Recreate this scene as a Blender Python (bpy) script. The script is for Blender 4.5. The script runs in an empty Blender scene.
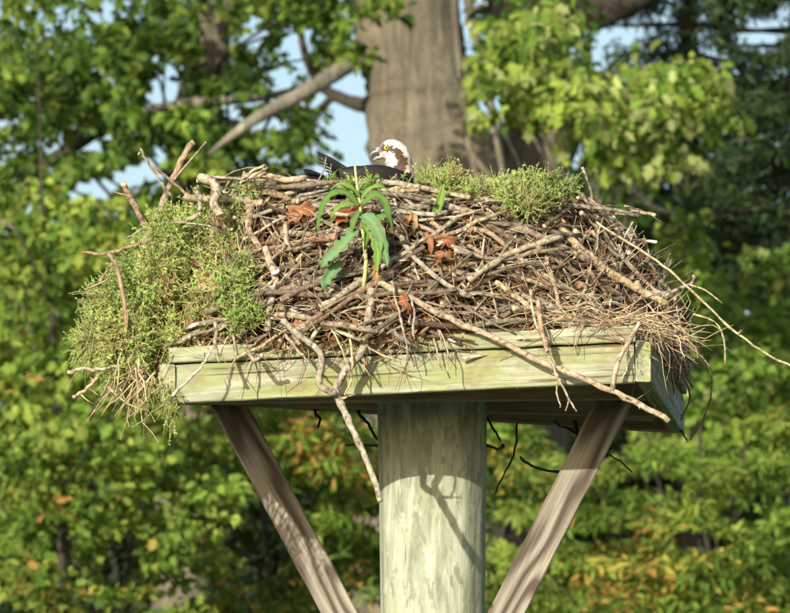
import bpy, math, random
import numpy as np
from mathutils import Vector, Matrix, noise
random.seed(7); rng = np.random.default_rng(7)
SC = bpy.context.scene; COL = SC.collection
# ------------------------------------------------------------------ camera
ELEV = math.radians(6.4); FPX = 6400.0; CAMY = -16.0; CAMZ = 1.7
cam_d = bpy.data.cameras.new('camera'); cam = bpy.data.objects.new('camera', cam_d); COL.objects.link(cam)
cam.location = (0, CAMY, CAMZ); cam.rotation_euler = (math.pi/2 + ELEV, 0, 0)
cam_d.sensor_width = 36; cam_d.lens = 36*FPX/790; cam_d.clip_start = 0.5; cam_d.clip_end = 3000
cam_d.dof.use_dof = True; cam_d.dof.focus_distance = 16.15; cam_d.dof.aperture_fstop = 16
SC.camera = cam
# ------------------------------------------------------------------ world + sun
SUN_EL = 18.5; SUN_AZ = 25.0          # degrees; azimuth to the left of the line behind the camera
w = bpy.data.worlds.new('World'); SC.world = w; w.use_nodes = True
nt = w.node_tree; bg = nt.nodes['Background']
sky = nt.nodes.new('ShaderNodeTexSky'); sky.sky_type = 'NISHITA'; sky.sun_disc = False
sky.sun_elevation = math.radians(SUN_EL); sky.sun_rotation = math.radians(180 + SUN_AZ)
sky.air_density = 1.0; sky.dust_density = 2.4; sky.ozone_density = 1.2
nt.links.new(sky.outputs[0], bg.inputs[0]); bg.inputs[1].default_value = 0.148
sd = bpy.data.lights.new('sun', 'SUN'); sun = bpy.data.objects.new('sun', sd); COL.objects.link(sun)
sd.energy = 5.0; sd.angle = math.radians(0.5); sd.color = (1.0, 0.925, 0.775)
ldir = Vector((math.sin(math.radians(SUN_AZ))*math.cos(math.radians(SUN_EL)), math.cos(math.radians(SUN_AZ))*math.cos(math.radians(SUN_EL)), -math.sin(math.radians(SUN_EL))))
sun.rotation_euler = ldir.to_track_quat('-Z', 'Y').to_euler(); sun.location = (-6, -20, 12)
SC.view_settings.view_transform = 'Standard'; SC.view_settings.look = 'None'
SC.view_settings.exposure = 0.38; SC.view_settings.gamma = 1

# ------------------------------------------------------------------ helpers
def ray(px, py):
    x = (px-395)/FPX; y = (306.5-py)/FPX
    return Vector((x, math.cos(ELEV)-y*math.sin(ELEV), math.sin(ELEV)+y*math.cos(ELEV)))
def P(px, py, Y):
    d = ray(px, py); t = (Y-CAMY)/d.y
    return Vector((0, CAMY, CAMZ)) + d*t
def proj(a):
    """world points (N,3) -> pixel arrays"""
    a = np.asarray(a, float); X = a[:,0]; Yr = a[:,1]-CAMY; Z = a[:,2]-CAMZ
    f = Yr*math.cos(ELEV)+Z*math.sin(ELEV); u = -Yr*math.sin(ELEV)+Z*math.cos(ELEV)
    return 395+FPX*X/f, 306.5-FPX*u/f
def pxm(Y): return FPX/(Y-CAMY)          # pixels per metre at depth Y
def tag(o, label=None, cat=None, group=None, kind=None):
    if label: o['label'] = label
    if cat: o['category'] = cat
    if group: o['group'] = group
    if kind: o['kind'] = kind
    return o
def empty(name, loc, label, cat, group=None):
    o = bpy.data.objects.new(name, None); COL.objects.link(o); o.location = loc; o.empty_display_size = .1
    return tag(o, label, cat, group)
def link(name, me, parent=None, M=None):
    o = bpy.data.objects.new(name, me); COL.objects.link(o)
    if M is not None: o.matrix_world = M
    if parent is not None:
        o.parent = parent; o.matrix_parent_inverse = Matrix.Translation(-parent_loc(parent))
    return o
def parent_loc(p):
    v = Vector(p.location)
    return v
class MB:
    def __init__(s): s.V = []; s.F = []; s.C = []; s.M = []
    def add(s, vs, fs, col=(.5,.5,.5), mi=0):
        b = len(s.V); s.V += [tuple(v) for v in vs]; s.F += [tuple(i+b for i in f) for f in fs]
        if isinstance(col, list): s.C += col
        else: s.C += [col]*len(vs)
        s.M += [mi]*len(fs)
    def tube(s, pts, rad, n=6, col=(.5,.5,.5), rough=0.0, cap=None, flat=1.0):
        pts = [Vector(p) for p in pts]; m = len(pts)
        T = [(pts[min(i+1,m-1)]-pts[max(i-1,0)]).normalized() for i in range(m)]
        a = Vector((0,0,1)) if abs(T[0].z) < .8 else Vector((1,0,0))
        N = (a - T[0]*a.dot(T[0])).normalized(); vs = []; fs = []
        for i in range(m):
            N = (N - T[i]*N.dot(T[i])).normalized(); B = T[i].cross(N)
            for k in range(n):
                an = 2*math.pi*k/n; r = rad[i]*(1+rough*(random.random()-.5)*2)
                vs.append(pts[i]+N*(math.cos(an)*r)+B*(math.sin(an)*r*flat))
            if i:
                for k in range(n):
                    q = (k+1)%n; fs.append(((i-1)*n+k, (i-1)*n+q, i*n+q, i*n+k))
        s.add(vs, fs, col)
        b = len(s.V)-m*n
        s.F.append(tuple(b+k for k in range(n))[::-1]); s.F.append(tuple(b+(m-1)*n+k for k in range(n)))
        s.M += [cap or 0, cap or 0]
    def mesh(s, name, mats, smooth=True):
        me = bpy.data.meshes.new(name); me.from_pydata(s.V, [], s.F)
        for m in mats: me.materials.append(m)
        at = me.attributes.new('col', 'FLOAT_COLOR', 'POINT')
        c = np.ones((len(s.V), 4), np.float32); c[:, :3] = np.array(s.C, np.float32).reshape(-1, 3); at.data.foreach_set('color', c.ravel())
        me.polygons.foreach_set('material_index', s.M)
        if smooth: me.polygons.foreach_set('use_smooth', [True]*len(s.F))
        me.update(); return me
    def build(s, name, mats, parent=None, smooth=True):
        if not isinstance(mats, (list, tuple)): mats = [mats]
        o = link(name, s.mesh(name, mats, smooth)); 
        if parent is not None:
            o.parent = parent; o.matrix_parent_inverse = Matrix.Translation(-Vector(parent.location))
        return o
def crom(pts, k=4):
    """Catmull-Rom resample of a list of tuples"""
    p = [np.array(q, float) for q in pts]; out = []
    for i in range(len(p)-1):
        a = p[max(i-1,0)]; b = p[i]; c = p[i+1]; d = p[min(i+2,len(p)-1)]
        for j in range(k):
            t = j/k; out.append(.5*((2*b)+(-a+c)*t+(2*a-5*b+4*c-d)*t*t+(-a+3*b-3*c+d)*t**3))
    out.append(p[-1]); return out
def vary(c, a=.2):
    f = 1+random.uniform(-a, a); return tuple(max(0, x*f*(1+random.uniform(-a,a)*.25)) for x in c)

# ------------------------------------------------------------------ materials
def newmat(name):
    m = bpy.data.materials.new(name); m.use_nodes = True; t = m.node_tree; b = t.nodes['Principled BSDF']; return m, t, b
def nd(t, typ, **kw):
    n = t.nodes.new(typ)
    for k, v in kw.items():
        if k in n.inputs.keys() if not k[0] == '_' else False: n.inputs[k].default_value = v
        else: setattr(n, k.lstrip('_'), v)
    return n
def ramp(t, src, stops, interp='LINEAR'):
    r = t.nodes.new('ShaderNodeValToRGB'); r.color_ramp.interpolation = interp
    e = r.color_ramp.elements
    while len(e) < len(stops): e.new(.5)
    for i, (p, c) in enumerate(stops):
        e[i].position = p; e[i].color = (*c, 1) if len(c) == 3 else c
    t.links.new(src, r.inputs[0]); return r
def mapping(t, scale, coord='Object', rot=(0,0,0), loc=(0,0,0)):
    tc = t.nodes.new('ShaderNodeTexCoord'); mp = t.nodes.new('ShaderNodeMapping')
    mp.inputs['Scale'].default_value = scale; mp.inputs['Rotation'].default_value = rot; mp.inputs['Location'].default_value = loc
    t.links.new(tc.outputs[coord], mp.inputs[0]); return mp
def noi(t, mp, scale, detail=4, rough=.6, dist=0):
    n = t.nodes.new('ShaderNodeTexNoise'); n.inputs['Scale'].default_value = scale; n.inputs['Detail'].default_value = detail
    n.inputs['Roughness'].default_value = rough; n.inputs['Distortion'].default_value = dist
    if mp: t.links.new(mp.outputs[0], n.inputs[0])
    return n
def mix(t, a, b, fac, mode='MIX'):
    m = t.nodes.new('ShaderNodeMix'); m.data_type = 'RGBA'; m.blend_type = mode
    for sock, v in ((m.inputs[6], a), (m.inputs[7], b), (m.inputs[0], fac)):
        if hasattr(v, 'links') or isinstance(v, bpy.types.NodeSocket): t.links.new(v, sock)
        else: sock.default_value = (*v, 1) if isinstance(v, tuple) else v
    return m.outputs[2]
def bump(t, b, h, strength=.5, dist=.002, prev=None):
    n = t.nodes.new('ShaderNodeBump'); n.inputs['Strength'].default_value = strength; n.inputs['Distance'].default_value = dist
    t.links.new(h, n.inputs['Height']); 
    if prev: t.links.new(prev, n.inputs['Normal'])
    t.links.new(n.outputs[0], b.inputs['Normal']); return n.outputs[0]

def mat_green_board():
    m, t, b = newmat('green_weathered_board')
    mp = mapping(t, (1.2, 14, 14)); g = noi(t, mp, 4, 8, .65, .4)
    base = ramp(t, g.outputs[0], [(.30,(.11,.10,.06)), (.42,(.215,.225,.145)), (.52,(.295,.31,.215)), (.66,(.40,.41,.315))]).outputs[0]
    mp2 = mapping(t, (2, 6, 6)); a = noi(t, mp2, 2.2, 5, .6)
    alg = ramp(t, a.outputs[0], [(.44,(0,0,0)), (.60,(1,1,1))]).outputs[0]
    c = mix(t, base, (.24,.30,.055), alg); fm = t.nodes.new('ShaderNodeMath'); fm.operation='MULTIPLY'; fm.inputs[1].default_value=.75
    t.links.new(alg, fm.inputs[0]); c = mix(t, base, (.22,.255,.065), fm.outputs[0])
    st_ = noi(t, mapping(t, (3,5,5), loc=(4,4,4)), 2.6, 6, .7); sr = ramp(t, st_.outputs[0], [(.53,(0,0,0)), (.63,(.7,.7,.7))]).outputs[0]; c = mix(t, c, (.20,.155,.085), sr)
    # fibre cracks along the grain
    mp3 = mapping(t, (.9, 60, 60)); k = noi(t, mp3, 1.6, 5, .6, .3)
    cr = ramp(t, k.outputs[0], [(.36,(1,1,1)), (.41,(0,0,0))]).outputs[0]
    c = mix(t, c, (.10,.075,.04), cr)
    # dark mould specks
    s = noi(t, mapping(t, (1,1.6,1.6)), 70, 3, .7); sp = ramp(t, s.outputs[0], [(.66,(0,0,0)), (.74,(1,1,1))]).outputs[0]
    sm = t.nodes.new('ShaderNodeMath'); sm.operation='MULTIPLY'; sm.inputs[1].default_value=.5; t.links.new(sp, sm.inputs[0])
    c = mix(t, c, (.12,.10,.06), sm.outputs[0])
    t.links.new(c, b.inputs['Base Color']); b.inputs['Roughness'].default_value = .85
    n1 = bump(t, b, g.outputs[0], .5, .003); bump(t, b, k.outputs[0], .5, .003, n1); return m
def mat_brace():
    m, t, b = newmat('grey_brown_weathered_lumber')
    mp = mapping(t, (1, 1, 1)); d = noi(t, mapping(t, (1.2, 5, 5)), 1.1, 2, .5)
    wv = t.nodes.new('ShaderNodeTexWave'); wv.wave_type = 'BANDS'; wv.bands_direction = 'Y'
    # cathedral figure: warp the across-grain coordinate with slow noise along the board
    tc = t.nodes.new('ShaderNodeTexCoord'); sep = t.nodes.new('ShaderNodeSeparateXYZ'); t.links.new(tc.outputs['Object'], sep.inputs[0])
    ma = t.nodes.new('ShaderNodeMath'); ma.operation='MULTIPLY_ADD'; ma.inputs[1].default_value=.34; t.links.new(d.outputs[0], ma.inputs[0]); t.links.new(sep.outputs[2], ma.inputs[2])
    cb = t.nodes.new('ShaderNodeCombineXYZ'); t.links.new(ma.outputs[0], cb.inputs[1]); 
    t.links.new(cb.outputs[0], wv.inputs[0]); wv.inputs['Scale'].default_value = 7.5; wv.inputs['Distortion'].default_value = 2.4; wv.inputs['Detail'].default_value = 3; wv.inputs['Detail Scale'].default_value=1.5
    fine = noi(t, mapping(t, (1.5, 60, 60)), 3, 6, .6)
    c = ramp(t, wv.outputs[0], [(.08,(.075,.057,.04)), (.35,(.145,.122,.093)), (.65,(.225,.205,.163)), (1,(.30,.28,.23))]).outputs[0]
    f2 = ramp(t, fine.outputs[0], [(.38,(.42,.38,.35)), (.56,(1,1,1))]).outputs[0]
    c = mix(t, c, f2, .6, 'MULTIPLY')
    t.links.new(c, b.inputs['Base Color']); b.inputs['Roughness'].default_value=.8
    n1 = bump(t, b, wv.outputs[0], .3, .002); bump(t, b, fine.outputs[0], .4, .002, n1); return m
def mat_dark_lumber():
    m, t, b = newmat('brown_lumber')
    g = noi(t, mapping(t, (1.2, 18, 18)), 4, 8, .65, .4)
    c = ramp(t, g.outputs[0], [(.3,(.11,.08,.05)), (.5,(.27,.205,.135)), (.7,(.40,.31,.21))]).outputs[0]  # brown grain tones for the rear board and joists
    t.links.new(c, b.inputs['Base Color']); b.inputs['Roughness'].default_value=.85; bump(t, b, g.outputs[0], .5, .003); return m
def mat_post():
    m, t, b = newmat('pale_green_treated_post')
    g = noi(t, mapping(t, (9, 9, 1.1)), 3, 8, .65, .5)
    c = ramp(t, g.outputs[0], [(.32,(.15,.165,.11)), (.42,(.235,.265,.19)), (.52,(.325,.36,.265)), (.64,(.44,.47,.375))]).outputs[0]
    a = noi(t, mapping(t, (2, 2, 1.2)), 2.5, 5, .6); al = ramp(t, a.outputs[0], [(.44,(0,0,0)), (.6,(.6,.6,.6))]).outputs[0]
    c = mix(t, c, (.26,.31,.18), al)
    bl = noi(t, mapping(t, (1.6, 1.6, .6), loc=(3,1,2)), 26, 6, .65, .3); bb = ramp(t, bl.outputs[0], [(.53,(0,0,0)), (.60,(.75,.75,.75))]).outputs[0]
    c = mix(t, c, (.19,.19,.14), bb)
    wp = noi(t, mapping(t, (1.5, 1.5, .7), loc=(8,2,5)), 20, 6, .65, .3); ww = ramp(t, wp.outputs[0], [(.56,(0,0,0)), (.64,(.4,.4,.4))]).outputs[0]; c = mix(t, c, (.52,.52,.42), ww)
    ck = noi(t, mapping(t, (26, 26, 1.6)), 2.2, 5, .6, .2); cr = ramp(t, ck.outputs[0], [(.30,(.8,.8,.8)), (.35,(0,0,0))]).outputs[0]
    c = mix(t, c, (.13,.12,.08), cr)
    t.links.new(c, b.inputs['Base Color']); b.inputs['Roughness'].default_value=.85
    n1 = bump(t, b, bl.outputs[0], .5, .006); bump(t, b, ck.outputs[0], .5, .003, n1); return m
def mat_attr(name, rough=.8, nscale=120, amount=.5, bumpd=.001, stretch=(1,1,1), spec=.3):
    """colour from the mesh's own per-piece colour, broken by noise"""
    m, t, b = newmat(name)
    at = t.nodes.new('ShaderNodeAttribute'); at.attribute_name = 'col'
    n = noi(t, mapping(t, stretch), nscale, 5, .65)
    f = ramp(t, n.outputs[0], [(.36,(.25,.22,.19)), (.47,(.78,.76,.74)), (.56,(1.0,1.06,1.04)), (.68,(1.55,1.65,1.6))]).outputs[0]
    c = mix(t, at.outputs['Color'], f, amount, 'MULTIPLY')
    if name == 'stick_bark':
        wn = noi(t, mapping(t, (1,1,1)), 16, 4, .6, .5); wr = ramp(t, wn.outputs[0], [(.655,(0,0,0)), (.68,(.85,.85,.85))]).outputs[0]; c = mix(t, c, (.66,.64,.58), wr)
    t.links.new(c, b.inputs['Base Color']); b.inputs['Roughness'].default_value=rough; b.inputs['Specular IOR Level'].default_value = spec
    if bumpd: bump(t, b, n.outputs[0], .6, bumpd)
    return m
def mat_leaf(name, trans=.35, rough=.5, spec=.4):
    m = bpy.data.materials.new(name); m.use_nodes = True; t = m.node_tree; b = t.nodes['Principled BSDF']; out = t.nodes['Material Output']
    at = t.nodes.new('ShaderNodeAttribute'); at.attribute_name = 'col'
    t.links.new(at.outputs['Color'], b.inputs['Base Color']); b.inputs['Roughness'].default_value=rough; b.inputs['Specular IOR Level'].default_value=spec
    tr = t.nodes.new('ShaderNodeBsdfTranslucent'); c = mix(t, at.outputs['Color'], (1.2,1.25,.5), 1.0, 'MULTIPLY'); t.links.new(c, tr.inputs[0])
    ms = t.nodes.new('ShaderNodeMixShader'); ms.inputs[0].default_value = trans
    t.links.new(b.outputs[0], ms.inputs[1]); t.links.new(tr.outputs[0], ms.inputs[2]); t.links.new(ms.outputs[0], out.inputs[0]); return m
def mat_bark(name, c0, c1, c2, scale=3):
    m, t, b = newmat(name)
    n = noi(t, mapping(t, (4.5, 4.5, .45)), scale, 8, .68, .5)
    n2 = noi(t, mapping(t, (1,1,.5)), 1.4, 3, .5)
    c = ramp(t, n.outputs[0], [(.3,c0), (.5,c1), (.72,c2)]).outputs[0]
    f = ramp(t, n2.outputs[0], [(.38,(.6,.6,.57)), (.6,(1,1,1))]).outputs[0]
    c = mix(t, c, f, .85, 'MULTIPLY')
    t.links.new(c, b.inputs['Base Color']); b.inputs['Roughness'].default_value=.9; bump(t, b, n.outputs[0], .9, .05); return m
def mat_plain(name, col, rough=.5, spec=.5):
    m, t, b = newmat(name); n = noi(t, mapping(t,(1,1,1)), 200, 3, .6)
    f = ramp(t, n.outputs[0], [(.3,tuple(x*.75 for x in col)), (.7,tuple(min(1,x*1.2) for x in col))]).outputs[0]
    t.links.new(f, b.inputs['Base Color']); b.inputs['Roughness'].default_value=rough; b.inputs['Specular IOR Level'].default_value=spec; return m
M_board = mat_green_board(); M_brace = mat_brace(); M_lum = mat_dark_lumber(); M_post = mat_post()
M_stick = mat_attr('stick_bark', .9, 75, .9, .003)
M_cut = mat_plain('pale_cut_wood', (.62,.47,.30), .8, .2)
M_straw = mat_attr('dry_straw', .6, 60, .4, 0)
M_litter = mat_attr('nest_litter', .95, 55, .9, .01)
M_dead = mat_leaf('dead_leaf', .25, .6, .3); M_weed = mat_leaf('weed_leaf', .35, .65, .2)
M_leaf = mat_leaf('tree_leaf', .38, .6, .2); M_needle = mat_leaf('shade_dark_needle', .15, .55, .3)
M_oakbark = mat_bark('oak_bark', (.06,.052,.036), (.18,.157,.112), (.29,.26,.195))
M_greybark = mat_bark('grey_bark', (.12,.11,.085), (.30,.275,.215), (.46,.43,.35))
M_darkbark = mat_bark('dark_bark', (.02,.017,.013), (.055,.045,.035), (.10,.085,.065))
M_feather = mat_attr('feather', .65, 160, .45, .0008, (1,1,1))

# ------------------------------------------------------------------ ground, hill
def mat_ground(name, a, bcol):
    m, t, b = newmat(name); n = noi(t, mapping(t,(1,1,1)), .8, 8, .7); n2 = noi(t, mapping(t,(1,1,1)), 30, 4, .7)
    c = ramp(t, n.outputs[0], [(.3,a), (.7,bcol)]).outputs[0]; f = ramp(t, n2.outputs[0], [(.3,(.5,.5,.5)), (.7,(1,1,1))]).outputs[0]
    t.links.new(mix(t, c, f, .7, 'MULTIPLY'), b.inputs['Base Color']); b.inputs['Roughness'].default_value=.95; bump(t, b, n2.outputs[0], .8, .03); return m
M_grass = mat_ground('meadow_grass', (.035,.06,.015), (.075,.10,.03)); M_floor = mat_ground('wooded_hill', (.012,.022,.008), (.035,.05,.018))
g = MB(); g.add([(-900,-300,0), (900,-300,0), (900,1600,0), (-900,1600,0)], [(0,1,2,3)]); tag(g.build('ground', M_grass, smooth=False), kind='structure')
g = MB(); nx, ny = 80, 24; vs = []
for j in range(ny+1):
    for i in range(nx+1):
        x = -160+320*i/nx; y = 84+60*j/ny; s = max(0, min(1, j/9)); s = s*s*(3-2*s)
        h = 12.7*s + (noise.noise(Vector((x*.06, y*.05, 3)))*1.1 + noise.noise(Vector((x*.25, y*.2, 7)))*.6)*s - .2
        vs.append((x, y, h))
g.add(vs, [(j*(nx+1)+i, j*(nx+1)+i+1, (j+1)*(nx+1)+i+1, (j+1)*(nx+1)+i) for j in range(ny) for i in range(nx)])
tag(g.build('hill', M_floor), kind='structure')

# ------------------------------------------------------------------ leaves
LOBED = (np.array([(0,0,0),(.34,0,.0),(.68,0,-.04),(1,0,-.16),
                   (.14,.10,.03),(.30,.32,.09),(.44,.15,.03),(.62,.33,.06),(.80,.11,-.04),
                   (.14,-.10,.03),(.30,-.32,.09),(.44,-.15,.03),(.62,-.33,.06),(.80,-.11,-.04)]),
         [(0,4,5,1),(1,5,6),(1,6,7,2),(2,7,8,3),(0,1,10,9),(1,11,10),(1,2,12,11),(2,3,13,12)])
SLIM = (np.array([(0,0,0),(.5,0,-.02),(1,0,-.2),(.3,.15,.04),(.72,.12,.0),(.3,-.15,.04),(.72,-.12,.0)]),
        [(0,3,1),(1,3,4,2),(0,1,5),(1,2,6,5)])
OVAL = (np.array([(0,0,0),(.5,0,-.02),(1,0,-.15),(.3,.24,.06),(.72,.2,.0),(.3,-.24,.06),(.72,-.2,.0)]),
        [(0,3,1),(1,3,4,2),(0,1,5),(1,2,6,5)])
KITE = (np.array([(0,0,0),(.45,.26,.07),(1,0,-.1),(.45,-.26,.07)]), [(0,1,2,3)])
NEED = (np.array([(0,0,0),(.5,.09,.02),(1,0,-.08),(.5,-.09,.02)]), [(0,1,2,3)])
def leafmesh(name, C, T, N, S, cols, tmpl, mat, parent=None):
    """one mesh of many leaves. C centres, T direction, N normal, S size, cols colour (n,3)"""
    tv, tf = tmpl; n = len(C)
    T = T/np.linalg.norm(T, axis=1, keepdims=True); N = N - T*(N*T).sum(1, keepdims=True); N = N/(np.linalg.norm(N, axis=1, keepdims=True)+1e-9)
    B = np.cross(N, T)
    V = C[:,None,:] + S[:,None,None]*(T[:,None,:]*tv[None,:,0:1] + B[:,None,:]*tv[None,:,1:2] + N[:,None,:]*tv[None,:,2:3])
    k = len(tv); V = V.reshape(-1,3)
    loops = []; tot = []; 
    for f in tf: loops += list(f); tot.append(len(f))
    L = (np.array(loops)[None,:] + (np.arange(n)*k)[:,None]).ravel(); tot = np.tile(tot, n); st = np.concatenate([[0], np.cumsum(tot)[:-1]])
    me = bpy.data.meshes.new(name); me.vertices.add(len(V)); me.vertices.foreach_set('co', V.astype(np.float32).ravel())
    me.loops.add(len(L)); me.loops.foreach_set('vertex_index', L.astype(np.int32))
    me.polygons.add(len(tot)); me.polygons.foreach_set('loop_start', st.astype(np.int32)); me.polygons.foreach_set('loop_total', tot.astype(np.int32))
    at = me.attributes.new('col', 'FLOAT_COLOR', 'POINT'); c = np.ones((n,k,4), np.float32); c[:,:,:3] = cols[:,None,:]; at.data.foreach_set('color', c.ravel())
    me.materials.append(mat); me.update(calc_edges=True)
    return link(name, me) if parent is None else _pl(name, me, parent)
def _pl(name, me, parent):
    o = link(name, me); o.parent = parent; o.matrix_parent_inverse = Matrix.Translation(-Vector(parent.location)); return o

GAPS = [(109,17,4,4),(164,89,15,18),(172,70,9,12),(232,113,10,7),(5,118,7,7),(20,113,7,7),(253,32,11,13),(85,143,15,9),(106,137,7,7),
 (48,143,8,7),(140,172,25,13),(157,154,8,14),(99,185,18,12),(3,159,6,6),(72,191,8,7),(232,164,10,6),(150,55,10,8),(296,43,14,20),(279,82,10,9),
 (345,128,16,26),(349,92,9,15),(340,78,5,15),(329,168,15,10),(276,100,8,5),(623,33,22,9),(602,38,6,8),(761,33,22,15),(711,54,9,10),(727,58,5,5),
 (495,6,14,7),(631,104,10,5),(688,136,12,7),(581,155,9,18),(598,54,8,6),(736,75,6,5),(615,192,4,9),(665,175,5,6),(493,98,12,6),(777,138,5,6),(752,167,5,5),
 (665,232,6,5),(635,190,5,5),(745,310,8,6),(725,318,5,4),(31,208,7,6),(49,216,6,6),(98,210,8,5),(121,236,9,5),(111,215,5,6),(655,378,6,5),
 (190,180,7,5),(10,225,6,4),(640,150,5,4),(700,175,5,5),(783,10,8,8),(690,22,7,5),(30,60,3,3),(130,215,7,6),(180,205,6,5)]
GA = np.array(GAPS, float)
def in_gap(px, py, grow=1.0):
    grow = grow*1.2
    d = ((px[:,None]-GA[None,:,0])/(GA[None,:,2]*grow))**2 + ((py[:,None]-GA[None,:,1])/(GA[None,:,3]*grow))**2
    return (d < 1).any(1)
def frame_mask(px, py, m=50): return (px > -m)&(px < 790+m)&(py > -m)&(py < 613+m)
def clumps(zones, Yr, seed=0):
    """zones: (cx, cy, rx, ry, n) ellipses in the view at depth range Yr -> world centres"""
    r = np.random.default_rng(seed); out = []
    for cx, cy, rx, ry, n in zones:
        for _ in range(n):
            a = r.uniform(0, 2*math.pi); q = math.sqrt(r.uniform(0,1)); out.append(tuple(P(cx+rx*q*math.cos(a), cy+ry*q*math.sin(a), r.uniform(*Yr))))
    return np.array(out).reshape(-1,3)
def outer(center, rad, n, seed, region=None):
    """clumps on a crown ellipsoid, kept only outside the field of view"""
    r = np.random.default_rng(seed); d = r.normal(size=(n,3)); d /= np.linalg.norm(d, axis=1, keepdims=True)
    c = np.array(center)+d*np.array(rad)*r.uniform(.55,1,(n,1)); px, py = proj(c); return c[~frame_mask(px, py, 70) & (c[:,2] > 1.2)]
def foliage(name, cen, k, R, size, palette, tmpl, mat, parent, seed, squash=.6, droop=.35, accent=None, gapgrow=1.0, flat=.9, keepout=None):
    """k leaves round each clump centre. palette = list of (colour, weight); accent(px,py)->(prob, colour)"""
    r = np.random.default_rng(seed); n = len(cen)
    off = r.normal(size=(n,k,3)); off /= np.linalg.norm(off, axis=2, keepdims=True); off *= r.uniform(.15,1,(n,k,1))**.6*R*r.uniform(.6,1.3,(n,1,1)); off[:,:,2] *= squash
    C = cen[:,None,:]+off
    rad = off/ (np.linalg.norm(off, axis=2, keepdims=True)+1e-6)
    T = rad*.8 + r.normal(size=(n,k,3))*.45; T[:,:,2] -= droop
    N = r.normal(size=(n,k,3))*.55 + rad*.35; N[:,:,2] += flat*.7; N[:,:,1] -= .75; N[:,:,0] -= .25
    w_ = np.array([p[1] for p in palette]); w_ = w_/w_.sum(); pc = np.array([p[0] for p in palette])
    ci = r.choice(len(palette), size=n, p=w_); li = r.choice(len(palette), size=(n,k), p=w_)
    cc = np.where(r.uniform(size=(n,k,1)) < .65, pc[ci][:,None,:], pc[li]) * r.uniform(.75,1.25,(n,k,1)) * r.uniform(.55,1.3,(n,1,1))  # per-clump factor puts broad light and shadow patches into the leaf colour
    C = C.reshape(-1,3); T = T.reshape(-1,3); N = N.reshape(-1,3); cc = cc.reshape(-1,3)
    px, py = proj(C)
    if accent is not None:
        for (ax, ay, arx, ary, prob, col) in accent:
            d = ((px-ax)/arx)**2+((py-ay)/ary)**2; hit = (r.uniform(size=len(px)) < .72*prob*np.exp(-d*1.1))
            cc[hit] = np.array(col)*r.uniform(.7,1.3,(hit.sum(),1))
    keep = ~in_gap(px, py, gapgrow)
    if keepout is not None:
        for (ax, ay, arx, ary) in keepout: keep &= ~((((px-ax)/arx)**2+((py-ay)/ary)**2) < 1)
    keep &= C[:,2] > .3
    C, T, N, cc = C[keep], T[keep], N[keep], cc[keep]
    S = size*r.uniform(.5,1.5,len(C))
    return tag(leafmesh(name, C, T, N, S, cc, tmpl, mat, parent), kind='stuff')

def limb(name, path, Y, rpx, mat, parent, n=12, rough=.06, ground=False, k=6):
    """path of (px, py[, dY]); rpx radii in pixels at that depth"""
    pts = []; sc = pxm(Y)
    for q, r in zip(path, rpx):
        p = P(q[0], q[1], Y+(q[2] if len(q) > 2 else 0)); pts.append((*p, r/sc))
    if ground: pts.append((pts[-1][0]+.05, pts[-1][1], -.1, pts[-1][3]*1.35))
    s = crom(pts, k); b = MB(); ps = [Vector(q[:3]) for q in s]; rr = [max(.004, q[3]*(1+.1*noise.noise(Vector((i*.7, Y, 0))))) for i, q in enumerate(s)]
    ps = [p+Vector((noise.noise(p*1.3), 0, noise.noise(p*1.3+Vector((5,5,5)))))*r*.35 for p, r in zip(ps, rr)]
    b.tube(ps, rr, n, rough=rough); return b.build(name, mat, parent)
def twigs(parent, cen, base, count, mat, seed, r0=.035):
    """thin boughs from the trunk line out to clump centres, one mesh per bough"""
    r = random.Random(seed)
    for i in r.sample(range(len(cen)), min(count, len(cen))):
        c = Vector(cen[i]); b0 = Vector(base); z0 = max(2.5, c.z-r.uniform(.8, 2.6)); b0 = Vector((b0.x, b0.y, z0))
        mid = b0.lerp(c, .5)+Vector((r.uniform(-.3,.3), r.uniform(-.3,.3), r.uniform(-.1,.5)))
        pts = crom([tuple(b0), tuple(mid), tuple(c), tuple(c+(c-mid)*.25+Vector((0,0,-.1)))], 4); L = (c-b0).length
        m = len(pts); rr = [max(.006, (r0*min(1.6, .4+L*.15))*(1-.85*j/m)) for j in range(m)]
        bb = MB(); bb.tube([Vector(p)+Vector((noise.noise(Vector(p)*3),0,noise.noise(Vector(p)*3+Vector((9,0,0)))))*.05 for p in pts], rr, 6); bb.build('branch', mat, parent)

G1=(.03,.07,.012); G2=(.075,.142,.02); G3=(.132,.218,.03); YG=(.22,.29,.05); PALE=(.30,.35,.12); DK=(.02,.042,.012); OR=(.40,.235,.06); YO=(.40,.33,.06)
TRUNKOUT = [(411,60,62,150),(540,142,34,28)]
LIMBOUT = [(214,40,18,38),(225,99,62,6),(312,92,40,14),(265,118,28,12),(70,148,30,9)]
# --- left oak
Y=59; t1 = empty('oak_tree', P(190,300,Y)*1, 'tall oak with spreading limbs filling the upper left, left of the massive trunk', 'tree', 'trees behind the nest'); t1.location.z = 0
limb('trunk', [(232,-260),(226,-60),(218,0),(208,55),(196,110),(188,200),(186,420)], Y, [14,19,22,23,24,26,28], M_oakbark, t1, 16, .05, True)
limb('limb', [(150,110,-1),(200,103,-1),(245,99,-1),(292,91,0),(340,70,1)], Y-3, [5,5,4.5,4,2.5], M_greybark, t1)
limb('limb', [(196,120),(140,122,-1),(100,130,-2),(60,155,-2),(20,172,-2),(-60,180,-2)], Y, [11,9,8,7,6,4], M_darkbark, t1)
limb('limb', [(205,60),(180,20,1),(140,-40,1),(100,-120,1)], Y, [10,8,7,4], M_darkbark, t1)
limb('limb', [(240,-5),(252,-30),(290,-90)], Y, [9,8,5], M_darkbark, t1)
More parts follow.
